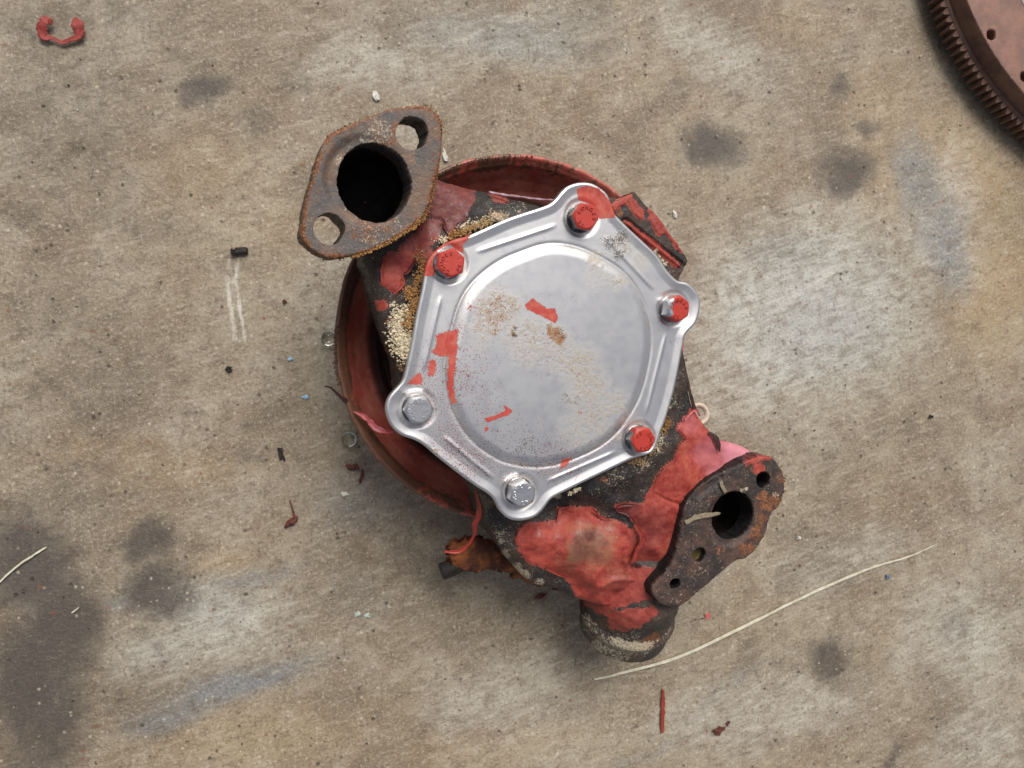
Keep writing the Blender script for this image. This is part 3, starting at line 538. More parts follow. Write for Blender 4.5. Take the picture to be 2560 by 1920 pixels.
# ------------------------------------------------------------------ UPPER LEFT FLANGE
FL1 = [(1054,264),(1075,268),(1097,290),(1107,315),(1106,370),(1098,424),(1085,469),(1075,511),(1060,544),(1033,568),(991,596),(946,620),(895,637),(847,646),(816,645),(786,630),(760,607),(752,580),(759,532),(777,457),(795,391),(818,344),(841,327),(889,306),(946,282),(991,268),(1030,263)]
def build_flange1():
    h0 = 0.0; ctr = FR.W(FR.P(930, 455, 4*mm))[0]; fr = Frame(ctr, -ray(600, 690)); inv = FR.matrix().inverted()@fr.matrix()
    out = smooth(px_poly(FL1, h0, fr), 5); bc = fr.L(938.5, 457, h0); bore = circ(bc, 17.9*mm, 64, 18.8*mm)
    h1 = circ(fr.L(1030, 333, h0), 8.3*mm, 48, 7.7*mm, .6); h2 = circ(fr.L(823, 573, h0), 7.4*mm, 48)
    cham = fr.L(924, 452, h0)
    def top(P, f):
        do = psd(P, out[::2])
        z = h0-1.6*mm*(1-np.sqrt(1-(1-np.clip(do/(1.6*mm), 0, 1))**2*.99))
        dc = np.hypot(P[:, 0]-cham[0], P[:, 1]-cham[1]); left = np.clip(.55+.6*((bc[0]-P[:, 0])+(bc[1]-P[:, 1])*.25)/(20*mm), 0, 1)
        z -= 2.6*mm*sstep(23.0*mm, 18.5*mm, dc)*left
        z += fbm(P[:, 0]*120, P[:, 1]*120, 5, 21)*.35*mm+fbm(P[:, 0]*600, P[:, 1]*600, 3, 22)*.12*mm
        z += fbm(P[:, 0]*500, P[:, 1]*500, 4, 23)*.8*mm*sstep(2.4*mm, .4*mm, do)
        return z
    def at(V, Q):
        do = psd(V[:, :2], out[::3]); n = fbm(V[:, 0]*120, V[:, 1]*120, 4, 31)
        edge = sstep(3.2*mm, .3*mm, do+n*1.6*mm)*np.clip(.55+.9*blobs(Q, [(1070,545,90,1),(960,620,90,1),(880,640,60,1),(760,560,60,1),(850,320,50,.8),(1080,300,60,.6),(1095,470,90,1),(775,440,60,.5)], 3), 0, 1)
        rust = np.maximum(edge*1.15, blobs(Q, [(920,570,50,.55),(960,560,40,.5),(880,310,30,.5),(990,320,24,.75),(980,350,20,.6),(1050,560,22,1.0),(890,590,16,.7),(800,470,20,.4),(955,360,25,.5),(1090,400,24,.5)], 5))
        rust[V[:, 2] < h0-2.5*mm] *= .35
        pale = np.maximum(sstep(2*mm, .3*mm, do+n*mm)*.45, blobs(Q, [(950,330,50,.62),(930,345,40,.55),(1000,590,60,.42),(930,600,50,.5),(850,400,22,.7),(905,552,40,.4),(865,520,12,.7),(990,550,14,.6),(1010,520,30,.35),(845,430,14,.8),(850,415,16,.8),(868,385,14,.7),(900,352,10,.6)], 6))
        return np.c_[np.full(len(V), -6.), rust, pale*.85, np.where((V[:, 2] < h0-4*mm), .6, .75*blobs(Q, [(862,425,20,1),(880,385,20,1),(905,365,14,.8),(870,520,14,.6)], 9, 14))]  # dark scraped spots; bore and hole walls darkened in colour for shade
    fo = relief('flange', M_FLANGE, out, [bore, h1, h2], top, .5*mm, 20*mm, pump, fr=fr, attrfun=at, rough=.6*mm, seed=7); fo.matrix_local = inv; fo['label'] = 'brown rusty two bolt flange at the upper left'
    # neck between flange and body
    c = np.array([*FR.L(926, 455, -8*mm), 0]); v, f = lathe(dense([(24*mm,-8*mm),(23*mm,-20*mm),(24*mm,-40*mm)], 1.5*mm), 64, c, (0,0,1), .8*mm, 9)
    mesh_obj('flange_neck', v, f, M_CAST, pump, {'m': np.c_[np.full(len(v), -6.), np.tile([.3,0,0], (len(v), 1))]})
build_flange1()
# ------------------------------------------------------------------ LOWER RIGHT FLANGE
FL2 = [(1924,1142),(1947,1160),(1960,1190),(1962,1226),(1948,1267),(1930,1284),(1918,1325),(1898,1365),(1872,1393),(1837,1405),(1802,1434),(1768,1463),(1738,1488),(1716,1508),(1692,1519),(1658,1515),(1638,1498),(1631,1475),(1646,1450),(1675,1415),(1695,1365),(1704,1318),(1713,1272),(1739,1231),(1773,1202),(1814,1178),(1860,1157),(1895,1143)]
def build_flange2():
    h0 = -5*mm; out = smooth(px_poly(FL2, h0), 5); bc = FR.L(1834, 1290, h0); bore = circ(bc, 14.6*mm, 64, 15.6*mm)
    A = circ(FR.L(1908, 1200, h0), 5.2*mm, 40); Bh = circ(FR.L(1749, 1387, h0), 4.7*mm, 40); Ch = circ(FR.L(1688, 1460, h0), 3.7*mm, 40)
    def top(P, f):
        do = psd(P, out[::2]); z = h0-1.5*mm*(1-np.sqrt(1-(1-np.clip(do/(1.5*mm), 0, 1))**2*.99))
        dc = np.hypot(P[:, 0]-bc[0]+2*mm, P[:, 1]-bc[1]+2.0*mm); z -= 1.5*mm*sstep(18.5*mm, 14.5*mm, dc)
        Q = pix(np.c_[P, z]); z -= 1.6*mm*sstep(16, 4, psd(Q, np.array([(1720,1300),(1735,1245),(1800,1195)], float), False))
        z += fbm(P[:, 0]*150, P[:, 1]*150, 5, 41)*.45*mm+fbm(P[:, 0]*500, P[:, 1]*500, 4, 43)*.9*mm*sstep(2.4*mm, .3*mm, do); return z
    def at(V, Q):
        rust = blobs(Q, [(1890,1170,20,.9),(1915,1265,26,1.1),(1935,1250,22,1.0),(1890,1330,26,.9),(1870,1370,26,.8),(1800,1375,20,.6),(1780,1245,16,.6),(1905,1300,20,.9),(1950,1200,16,.7),(1790,1500,20,.4),(1905,1240,18,1)], 5)
        pale = blobs(Q, [(1790,1500,8,.5),(1860,1225,10,.75),(1700,1500,30,.34),(1680,1440,30,.34),(1745,1425,20,.4),(1942,1240,10,.6)], 6)
        pr = paint_field(Q, [[(1858,1140),(1925,1132),(1930,1147),(1890,1152),(1868,1162)], [(1885,1165),(1905,1160),(1910,1178),(1888,1185)]], 3)
        bl = np.hypot(V[:, 0]-bc[0], V[:, 1]-bc[1]); shade = np.where(V[:, 2] < h0-2.2*mm, 1.1, .06); shade = np.where((bl < 17*mm), np.maximum(shade, sstep(17*mm, 13*mm, bl)*.75), shade)  # walls, holes and bore chamfer blackened, shade put into the colour
        return np.c_[pr, rust*.8, pale, shade]
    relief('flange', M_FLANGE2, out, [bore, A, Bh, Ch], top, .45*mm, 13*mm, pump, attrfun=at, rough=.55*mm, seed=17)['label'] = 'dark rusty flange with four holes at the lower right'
    M_G = mat_simple('dried_gasket', (.22,.17,.11), (.34,.28,.19), 500, .8, 0, .001)
    for pts, wd in (([(1712,1307),(1740,1293),(1775,1287),(1800,1283)], 3.0), ([(1800,1203),(1806,1218),(1814,1230)], 2.2)):
        ribbon('gasket_remnant', [(x, y, -4.3) for x, y in pts], [wd*.8, wd*1.2, wd, wd*.3][:len(pts)], M_G, .5, seed=len(pts))
    M_B = mat_simple('brass_seat', (.05,.035,.010), (.10,.07,.02), 400, .4)
    c = FR.L(1749, 1387, -9*mm); v, f = lathe([(4.9*mm, 0), (3*mm, -1*mm), (.05*mm, -1.2*mm)], 32, (*c, -9*mm), (0,0,1)); mesh_obj('plug', v, f, M_B, pump)
def ribbon(name, pts, widths, mat, th=.4, parent=None, curl=0.0, seed=0, fr=None, attr=None):
    """thin ragged strip through photo points (x, y, height mm)"""
    fr = fr or FR; P = np.array([fr.P(x, y, h*mm) for x, y, h in pts]); k = 8
    S = smooth(P, k, False); wi = np.interp(np.linspace(0, len(pts)-1, len(S)), np.arange(len(pts)), widths)*mm
    T = np.gradient(S, axis=0); T /= np.linalg.norm(T, axis=1)[:, None]+1e-12
    up = np.array([0, 0, 1.0]); side = np.cross(T, up); side /= np.linalg.norm(side, axis=1)[:, None]+1e-9
    m = 5; vs = []
    for layer in (0, 1):
        for j in range(m):
            s = (j/(m-1)-.5); rag = 1+.6*fbm(np.arange(len(S))*.55+j*0, np.full(len(S), seed*3.3+(j > 2)*7), 3, seed)
            vs.append(S+side*(s*wi*rag)[:, None]+up*((1-layer)*th*mm+curl*mm*(abs(s)*2)**2+.0)-up*0)
    V = np.vstack(vs); n = len(S); F_ = []
    for i in range(n-1):
        for j in range(m-1):
            a = j*n+i; F_.append([a, a+1, a+n+1, a+n]); b = (m+j)*n+i; F_.append([b, b+n, b+n+1, b+1])
        for j in (0, m-1): a = j*n+i; b = (m+j)*n+i; F_.append([a, b, b+1, a+1] if j == 0 else [a, a+1, b+1, b])
    for i in (0, n-1): F_.append([j*n+i for j in range(m)]+[(m+j)*n+i for j in range(m-1, -1, -1)])
    return mesh_obj(name, V, F_, mat, parent or pump)
build_flange2()
# ------------------------------------------------------------------ MOUNTING BOSS (upper right block)
BOSS = [(1515,505),(1553,494),(1574,485),(1588,480),(1610,506),(1625,521),(1649,545),(1673,582),(1695,609),(1718,645),(1720,657),(1702,690),(1692,712),(1640,700),(1560,620)]
def build_boss():
    h0 = -7*mm; out = smooth(px_poly(BOSS, h0), 4); P_ = [[(1567,498),(1576,491),(1600,520),(1610,540),(1605,548),(1590,540),(1578,524)],[(1622,523),(1637,522),(1650,548),(1675,582),(1692,606),(1702,630),(1690,615),(1665,585),(1645,586),(1632,565),(1624,548)],
          [(1528,512),(1560,492),(1574,488),(1566,508),(1545,518),(1536,530)],[(1562,553),(1575,560),(1640,610),(1700,664),(1690,667),(1640,628),(1590,585)]]
    def top(P, f):
        z = h0-1.3*mm*(1-np.sqrt(1-(1-np.clip(f/(1.5*mm), 0, 1))**2*.99))+fbm(P[:, 0]*150, P[:, 1]*150, 4, 61)*.5*mm
        Q = pix(np.c_[P, z]); z += .6*mm*sstep(-.3, .3, paint_field(Q, P_, 6, .6)); d = psd(Q, np.array([(1565,557),(1640,618),(1700,664)], float), False)*PX2MM*mm
        z -= 1.6*mm*sstep(1.8*mm, .2*mm, np.abs(d-1.6*mm))*(d > 0); return z
    def at(V, Q):
        pr = paint_field(Q, P_, 6, .6); pr[V[:, 2] < h0-4*mm] = -6
        return np.c_[pr, blobs(Q, [(1549,532,11,1.3)], 2, 3), blobs(Q, [(1642,632,6,1.0),(1655,650,6,1.0),(1632,620,6,.7),(1665,662,5,.8)], 3, 3), np.full(len(V), .1)]
    relief('mounting_boss', M_CAST, out, [], top, .5*mm, 22*mm, pump, attrfun=at, rough=.3*mm, seed=27)['label'] = 'dark block behind the cover at the upper right with red paint patches'
build_boss()
# ------------------------------------------------------------------ HOSE SPIGOT (bottom)
def build_spigot():
    a0 = FR.P(1592, 1440, -38*mm); ax = np.array([.015, -.86, -.40]); ax /= np.linalg.norm(ax)
    r = 30.5; prof = dense([(4,-30),(r-16,-22),(r-9,-11),(r-4,-2),(r,6),(r+.3,14),(r-.8,20),(r-1,27),(r+.6,30),(r+1.6,32),(r+.8,34.5),(r-.6,37),(r-.6,46),(r-1.8,47.2),(r-4,47),(r-4.5,30),(r-8,8)], 1.0)
    v, f = lathe([(a*mm, b*mm) for a, b in prof], 150, a0, ax, .5*mm, 13)
    Q = pix(v); pr = np.maximum(paint_field(Q, [[(1425,1420),(1650,1420),(1650,1492),(1600,1500),(1560,1512),(1519,1526),(1495,1536),(1480,1514),(1447,1507),(1435,1470)]], 5, 1.0), paint_field(Q, [[(1500,1525),(1640,1505),(1660,1530),(1625,1562),(1600,1578),(1560,1590),(1520,1575)]], 5, 4.0)-2.6)
    z = (v-a0)@ax; pr[z > 29*mm] = -6
    pale = blobs(Q, [(1480,1560,40,.55),(1540,1630,60,.58),(1500,1610,30,.7),(1600,1600,50,.85),(1650,1570,30,.8),(1660,1545,22,.6),(1560,1620,40,.6),(1460,1600,20,.5)], 4)*(z > 27*mm)+blobs(Q, [(1570,1570,60,.45)], 3)
    rust = blobs(Q, [(1620,1605,22,.9),(1640,1590,18,.9),(1520,1560,30,.5)], 4)
    mesh_obj('hose_spigot', v, f, M_SPIGOT, pump, {'m': np.c_[pr, rust, pale, np.full(len(v), .28)]})
build_spigot()
# ------------------------------------------------------------------ PULLEY
def build_pulley():
    c = np.array([.0069, .0045]); hr = -64*mm; R = 115.5*mm
    prof = [(R-9.5*mm,-34*mm),(R-7*mm,-30*mm),(R-3*mm,-22*mm),(R-2*mm,-12*mm),(R-.3*mm,-4*mm),(R+.2*mm,-1*mm),(R-.5*mm,.3*mm),(R-2.3*mm,.1*mm),(R-3.2*mm,-1.6*mm),(R-5.5*mm,-3*mm),(R-7.5*mm,-7*mm),(R-12*mm,-17*mm),(R-18*mm,-25*mm),(R-24*mm,-27.5*mm),(R-27*mm,-28*mm),(R-30*mm,-34*mm),(R-34*mm,-36*mm),(R-60*mm,-36*mm),(30*mm,-34*mm),(26*mm,-26*mm),(10*mm,-24*mm)]
    prof = dense(prof, 1.4*mm); n = 300; v, f = lathe(prof, n, (c[0], c[1], hr), (0,0,1), 0)
    a = np.arctan2(v[:, 1]-c[1], v[:, 0]-c[0]); r = np.hypot(v[:, 0]-c[0], v[:, 1]-c[1]); rim = sstep(R-8*mm, R-1*mm, r)
    dent = rim*(fbm(a*5, a*0+3, 4, 4)*.5+fbm(a*22, r*300, 4, 6)*.7)*mm*sstep(-.2, .5, np.cos(a-2.0)+.4)
    v[:, 0] += np.cos(a)*dent; v[:, 1] += np.sin(a)*dent; v[:, 2] += dent*.6+fbm(a*14, r*120, 4, 8)*.25*mm
    b = NB('worn_red_pulley_paint'); rimv, gr, _, _ = b.attr('m'); n1 = b.noise(45, 6, .65); n2 = b.noise(260, 5, .7, off=2); n3 = b.noise(900, 3, .6, off=4)
    cc = b.mix(b.ramp(n1, .35, .65), (.42,.085,.062), (.54,.180,.130)); cc = b.mix(b.math('MULTIPLY', b.ramp(n2, .5, .7), .5), cc, (.11,.022,.016))
    bf = b.ramp(b.math('ADD', rimv, b.math('ADD', b.math('MULTIPLY', b.math('SUBTRACT', n2, .5), 1.8), b.math('MULTIPLY', b.math('SUBTRACT', n1, .5), 2.4))), .42, .72); cc = b.mix(bf, cc, b.mix(n2, (.07,.032,.020), (.20,.090,.055)))
    cc = b.mix(gr, cc, (.016,.012,.011)); mt = b.done(cc, b.ramp(n1, .3, .7, .30, .5), 0, b.bump(b.math('ADD', n2, b.math('MULTIPLY', n3, .3)), .0006, .7))
    z = v[:, 2]-hr
    rimm = sstep(R-11*mm, R-6*mm, r)*sstep(-14*mm, -5*mm, z)*np.clip(.55+.55*np.cos(a-3.0), 0, 1)
    grm = np.maximum(sstep(R-17*mm, R-24*mm, r)*.95, .0)  # darkness of the deep inner gap painted onto the web
    mesh_obj('pulley', v, f, mt, pump, {'m': np.c_[rimm, grm, grm*0, grm*0]})
    # shaft hub the pump stands on
    zc = FR.W([[c[0], c[1], 0]])[0]; depth = (zc[2])/FR.N[2]
    v, f = lathe(dense([(34*mm,-98*mm),(34*mm,-(depth*1000-7)*mm),(31*mm,-(depth*1000-5.5)*mm),(1*mm,-(depth*1000-5.5)*mm)], 3*mm), 64, (c[0], c[1], 0), (0,0,1), .3*mm)
    mesh_obj('hub', v, f, M_FLANGE2, pump, {'m': np.c_[np.full(len(v), -6.), np.tile([.5,0,0], (len(v), 1))]})
build_pulley()
# ------------------------------------------------------------------ RUSTY BRACKET low behind the volute
M_RUST = mat_simple('orange_rust', (.36,.110,.028), (.07,.022,.012), 75, .85, 0, .0015)
M_BLK = mat_simple('black_rubber_end', (.010,.008,.007), (.022,.016,.012), 160, .6, 0, .001)
def build_bracket():
    o0 = px_poly([(1125,1370),(1180,1352),(1260,1370),(1360,1450),(1400,1480),(1330,1462),(1260,1432),(1200,1432),(1150,1432),(1128,1402)], -72*mm)
    out = smooth(o0, 4)
    def top(P, f): return -72*mm-4*mm*(1-np.clip(f/(7*mm), 0, 1))**2+fbm(P[:, 0]*200, P[:, 1]*200, 4, 71)*1.2*mm
    def at(V, Q): return np.c_[np.full(len(V), -6.), np.clip(.45+sstep(1372, 1405, Q[:, 1]+fbm(Q[:, 0]/12, Q[:, 1]/12, 3)*14), 0, 1.3), np.zeros(len(V)), np.zeros(len(V))]
    relief('lower_bracket', M_RUST, out, [], top, .8*mm, 5*mm, pump, attrfun=at, rough=2.6*mm, seed=33)['label'] = 'orange rusted bracket showing low behind the casting'
    p0 = FR.P(1160, 1405, -80*mm); p1 = FR.P(1102, 1430, -80*mm); ax = p1-p0; L = np.linalg.norm(ax)
    v, f = lathe(dense([(5.5*mm,0),(5.5*mm,L-1*mm),(4.6*mm,L),(.2*mm,L)], 1.5*mm), 40, p0, ax, .5*mm, 3); mesh_obj('stud', v, f, M_BLK, pump)
build_bracket()
# ------------------------------------------------------------------ PEELING PAINT STRIPS
def mat_flake(name, c1, c2, rough=.3): return mat_simple(name, c1, c2, 250, rough, 0, .0003)
M_FLK = mat_flake('red_paint_skin', (.46,.055,.036), (.36,.035,.024)); M_PINK = mat_flake('pale_paint_skin', (.48,.12,.15), (.40,.05,.045), .2); M_FDK = mat_flake('dark_paint_back', (.035,.018,.016), (.06,.025,.02))
ribbon('paint_strip', [(1187,1225,-14),(1193,1250,-22),(1198,1275,-30),(1188,1310,-36),(1184,1335,-40),(1170,1360,-44),(1145,1378,-46),(1108,1377,-46)], [1.2,2.2,3.0,3.6,1.6,2.0,2.6,.6], M_FLK, .35, curl=.8, seed=3)['label'] = 'red strip of paint hanging below the cover'
ribbon('paint_strip', [(884,1028,-62),(912,1042,-60),(940,1070,-58),(968,1080,-55),(985,1075,-52)], [.8,2.6,3.4,1.6,.6], M_PINK, .35, curl=1.0, seed=5)['label'] = 'pink shiny curl of paint on the pulley rim'
ribbon('paint_strip', [(868,1005,-64),(848,990,-62),(828,970,-60),(810,965,-58)], [3.2,2.0,1.4,.5], M_FDK, .4, curl=-.6, seed=7)['label'] = 'black curl of paint sticking out left of the pulley'
ribbon('paint_strip', [(1700,862,-10),(1708,905,-10),(1718,950,-11),(1727,990,-11),(1736,1025,-12)], [1.0,1.6,1.4,2.0,2.4], M_FDK, .5, seed=8)['label'] = 'black edge of lifted paint right of the cover'
ribbon('paint_strip', [(1771,1080,-11),(1788,1094,-10),(1796,1112,-10),(1799,1130,-11)], [1.0,3.2,2.6,.4], M_FDK, .4, seed=9)
ribbon('paint_strip', [(1222,480,-8),(1260,487,-7),(1300,492,-8),(1345,498,-10),(1385,500,-12)], [.8,1.2,.9,1.0,.6], mat_flake('lilac_paint_edge', (.40,.30,.36), (.30,.12,.14)), .5, seed=10)
def body_h(x, y):
    C = np.array([[*FR.L(a, b_, h*mm), h*mm] for a, b_, h in HP]); p = FR.L(x, y, -14*mm); wt = 1/(((C[:, :2]-p)**2).sum(1)+(8.5*mm)**2)**2.2
    return float((wt*C[:, 2]).sum()/wt.sum())/mm
M_FL2 = mat_flake('dull_red_skin', (.36,.055,.036), (.24,.028,.020), .55); M_FL3 = mat_flake('dark_red_skin', (.16,.022,.018), (.10,.018,.015), .5)
for k, (pts, wd, mt_, cu) in enumerate([([(1288,1356),(1296,1334),(1312,1314),(1330,1306)], 2.0, M_FL2, .7), ([(1390,1304),(1397,1288),(1400,1272),(1420,1267)], 1.8, M_FL2, .8), ([(1480,1270),(1500,1292),(1530,1300)], 1.6, M_FL2, .8),
        ([(1578,1410),(1590,1375),(1604,1345),(1590,1312)], 3.0, M_FL2, 1.2), ([(1640,1410),(1612,1420),(1582,1406)], 2.0, M_FL3, 1.0), ([(1540,1268),(1560,1262),(1585,1262)], 2.6, M_FL3, 1.0), ([(1543,1278),(1570,1286),(1588,1310)], 1.6, M_FL3, .8),
        ([(1146,556),(1139,574),(1126,590)], 2.2, M_FL3, 1.0), ([(1107,548),(1112,566),(1122,588)], 1.8, M_FL3, .8), ([(958,652),(954,680),(955,706)], 1.6, M_FL2, .8), ([(1006,690),(1006,712),(990,730)], 1.8, M_FL2, .8), ([(1040,640),(1022,676),(1010,684)], 1.8, M_FL3, .8),
        ([(1693,1074),(1714,1096),(1704,1112)], 1.6, M_FL2, .8), ([(1680,1154),(1655,1178),(1636,1210)], 1.2, M_FL2, .6), ([(1365,1420),(1392,1434),(1412,1442)], 1.4, M_FL2, .7), ([(1708,1052),(1735,1024),(1748,1040)], 1.6, M_PINK, .9)]):
    lift = 1.6
    ribbon('paint_flake', [(x, y, body_h(x, y)+lift*(.7+.5*math.sin(i*1.7+k))) for i, (x, y) in enumerate(pts)], [wd*.4]+[wd]*(len(pts)-2)+[wd*.4], mt_, .3, curl=cu, seed=20+k)
# ------------------------------------------------------------------ MINERAL CRUST grains along gasket edges
def grains(name, seeds, mat, parent=pump, fr=FR, attr_cols=True, label=None):
    """seeds: (photo x, y, h mm, spread px, count, size mm, colour)"""
    vs, fs, cs, off = [], [], [], 0
    base = np.array([(1,0,0),(-1,0,0),(0,1,0),(0,-1,0),(0,0,1),(0,0,-1)], float); fo = [(0,2,4),(2,1,4),(1,3,4),(3,0,4),(2,0,5),(1,2,5),(3,1,5),(0,3,5)]
    for x, y, h, sp, cnt, sz, colr in seeds:
        for _ in range(cnt):
            q = rng.normal(0, 1, 2)*sp*.5; p = fr.P(x+q[0], y+q[1], (h+rng.uniform(-.3, .9)*sz)*mm)
            s = sz*mm*min(1.35, .62*math.exp(rng.normal(0, .42))); R_ = np.linalg.qr(rng.normal(size=(3, 3)))[0]
            vs.append(p+(base*s*rng.uniform(.6, 1.2, (6, 1)))@R_); fs += [[a+off for a in t] for t in fo]; off += 6
            cc = np.array(colr)*rng.uniform(.6, 1.25); cs.append(np.tile([*cc, 1], (6, 1)))
    o = mesh_obj(name, np.vstack(vs), fs, mat, parent, {'m': np.vstack(cs)}, sm=False); o['kind'] = 'stuff'
    if label: o['label'] = label
    return o
def mat_grain(name):
    b = NB(name); a = b.n('ShaderNodeAttribute', attribute_name='m'); n = b.noise(1500, 3); c = b.mix(b.math('MULTIPLY', n, .5), a.outputs['Color'], (.10,.06,.03)); return b.done(c, .75)
M_GR = mat_grain('mineral_crust'); OR = (.46,.23,.06); BR = (.24,.11,.035); CR = (.78,.68,.48); TN = (.48,.34,.17)
sd = []
def along(pts, n, h, sp, cnt, sz, c0, c1):
    cnt = int(cnt*1.25)
    P = np.array(pts, float); t = np.linspace(0, len(P)-1, n)
    for k in t:
        i = min(int(k), len(P)-2); q = P[i]+(P[i+1]-P[i])*(k-i); hh = h if not isinstance(h, tuple) else h[0]+(h[1]-h[0])*k/(len(P)-1)
        sd.append((q[0], q[1], hh, sp, cnt, sz, tuple(np.array(c0)+(np.array(c1)-np.array(c0))*k/(len(P)-1))))
along([(1048,640),(1062,665),(1046,700),(1038,740),(1030,780),(1018,815)], 26, -3.5, 15, 20, .75, BR, OR)
along([(1028,735),(1015,725),(1040,770)], 8, -4, 12, 18, .75, OR, OR)
along([(1012,780),(998,812),(1002,845),(1012,860),(1012,885)], 22, -4.5, 30, 46, .95, CR, CR)
along([(980,810),(985,825),(995,860)], 6, -9, 12, 26, .8, CR, CR)
along([(1008,900),(1002,915),(1008,925)], 6, -9, 9, 20, .8, (.5,.3,.2), BR)
along([(1125,592),(1160,578),(1200,565),(1225,555)], 18, (-3, -3), 11, 18, .8, OR, TN)
along([(1150,570),(1235,545),(1262,547)], 14, -3.5, 11, 16, .85, CR, CR)
along([(1228,538),(1250,540),(1262,550)], 6, -3, 12, 26, .9, (.62,.47,.33), (.62,.5,.36))
along([(1095,600),(1115,598)], 3, -3, 12, 12, .9, CR, CR)
along([(1655,1048),(1672,1055),(1660,1075)], 5, -5, 12, 22, .7, BR, OR)
along([(1578,1148),(1595,1142),(1605,1160)], 5, -5, 10, 24, .8, OR, TN)
along([(1620,1130),(1640,1120),(1652,1090)], 6, -5, 10, 14, .7, OR, CR)
along([(1425,1235),(1445,1222)], 4, -6, 6, 14, .9, CR, CR)
along([(1640,628),(1650,648),(1664,660)], 4, -5, 5, 8, .9, CR, CR)
along([(1090,445),(1085,470),(1076,510),(1060,545),(1035,568)], 22, 1, 5, 9, .6, BR, OR)
along([(1035,568),(990,597),(945,620),(895,638),(880,641)], 28, 1, 4, 12, .7, OR, OR)
along([(752,585),(757,540),(770,480),(785,425),(798,385)], 16, 1, 4, 6, .5, OR, BR)
along([(820,342),(850,322),(890,303),(946,280)], 12, 2, 4, 5, .5, BR, BR)
along([(1060,262),(1085,270),(1102,300),(1107,330)], 10, 3, 4, 6, .5, BR, OR)
along([(760,612),(786,633),(820,645),(860,648)], 12, 0, 4, 7, .5, OR, BR)
along([(1300,1195),(1320,1200)], 3, 0, 3, 5, .6, CR, CR)
along([(1286,1212),(1296,1203),(1306,1200),(1318,1212)], 6, 1.2, 4, 16, .7, CR, CR)
along([(1100,436),(1150,412),(1200,399),(1250,392),(1330,390)], 24, -63.5, 4, 5, .7, (.10,.05,.025), (.12,.05,.03))
along([(842,820),(838,870),(840,920),(848,960)], 26, -63.5, 5, 7, .8, (.12,.05,.03), (.10,.05,.025))
for _ in range(60): t = rng.uniform(0, 1); sd.append((1925+35*math.sin(t*3), 1140+140*t, -6, 9, 3, .6, BR))
for _ in range(110): sd.append((rng.uniform(1640, 1800), rng.uniform(1380, 1515), -5+.5, 5, 1, .35, CR)) if False else None
grains('mineral_crust', sd, M_GR, label='cream and orange crust along the cover edge')
# ================================================================== THINGS ON THE FLOOR
WF = Frame((0, 0, 0), (0, 0, 1))
def thing_mesh(name, v, f, mat, label, cat, **k):
    c = np.asarray(v).mean(0); c[2] = 0; o = mesh_obj(name, np.asarray(v)-c, f, mat, **k); o.location = c; return tag(o, label, cat)
def ground_ribbon(name, pts, widths, mat, th, label, cat, curl=0, seed=0, group=None):
    o = ribbon(name, pts, widths, mat, th, parent=None, curl=curl, seed=seed, fr=WF); o.parent = None; tag(o, label, cat, group); return o
_p = pump
def gr(name, pts, widths, mat, th, label, cat, curl=0, seed=0, group=None):
    o = ribbon(name, pts, widths, mat, th, parent=_p, curl=curl, seed=seed, fr=WF); o.parent = None; o.matrix_world = Matrix.Identity(4)
    me = o.data; c = sum((v.co for v in me.vertices), Vector())/len(me.vertices); c.z = 0
    me.transform(Matrix.Translation(-c)); o.location = c; return tag(o, label, cat, group)
M_STRAW = mat_simple('dry_straw', (.66,.63,.50), (.50,.46,.34), 200, .5, 0, .0003)
gr('straw', [(1483,1698,1),(1560,1680,1.5),(1700,1640,1.6),(1850,1570,1.8),(1990,1500,1.8),(2100,1450,1.8),(2180,1418,1.6),(2212,1408,1.5)], [.9,2.0,2.1,2.0,1.9,1.8,1.7,1.3], M_STRAW, .9, 'long pale straw lying under and right of the pump', 'straw', .2, 1)
s2 = gr('straw', [(2208,1408,1.2),(2225,1405,1.2),(2280,1388,1),(2345,1358,.6)], [1.4,1.3,1.1,.3], M_STRAW, .7, 'thin bent tip at the right end of the long straw', 'straw', 0, 2)
st = [o for o in bpy.data.objects if o.name.startswith('straw')]
mw = st[1].location-st[0].location; st[1].parent = st[0]; st[1].location = mw; st[1].name = 'tip'
for k_ in ('category', 'label'): del st[1][k_]
gr('grass_stem', [(-14,1475,1),(0,1455,1),(40,1418,1.2),(80,1390,1),(117,1368,.8)], [1.2,1.2,1.1,1.4,1.0], M_STRAW, .7, 'short curved pale stem at the left edge of the photo', 'straw', 0, 3)
gr('grass_stem', [(180,1532,.6),(198,1518,.6)], [.9,.7], M_STRAW, .6, 'tiny straw bit below the dark round stain at left', 'straw', 0, 4)
gr('paint_sliver', [(1656,1722,1),(1657,1760,1.2),(1655,1800,1),(1655,1832,.8)], [1.4,3.2,2.8,2.0], mat_flake('sliver_red', (.20,.030,.018), (.28,.05,.03)), .9, 'thin dark red sliver lying upright below the straw', 'paint chip', .2, 5)
# red C-shaped flake
fv = [(103,55,2),(116,50,3),(130,55,3.2)]
def flake_C():
    pts = [(131,58),(118,52),(106,60),(106,78),(112,92),(130,97),(145,102),(160,107),(176,100),(190,96),(198,92),(200,78),(196,62),(188,50),(184,60),(172,52)]
    P = [WF.P(x, y, (1.0+2.6*abs(math.sin(i*.9)))*mm) for i, (x, y) in enumerate(pts)]; return pts
fl = gr('paint_flake', [(132,58,3),(118,51,5),(107,62,5),(107,80,3.5),(114,93,3),(134,97,2.5),(158,107,2),(178,99,2.5),(196,92,3),(198,76,4),(193,60,5),(186,46,3)], [2.5,5.5,6.5,6.5,5.5,2.2,2.6,3.0,4.5,7.5,7.0,1.5], mat_flake('flake_red', (.34,.050,.040), (.22,.026,.020), .6), .5, 'curled C shaped red paint flake at the upper left of the floor', 'paint chip', .35, 6)
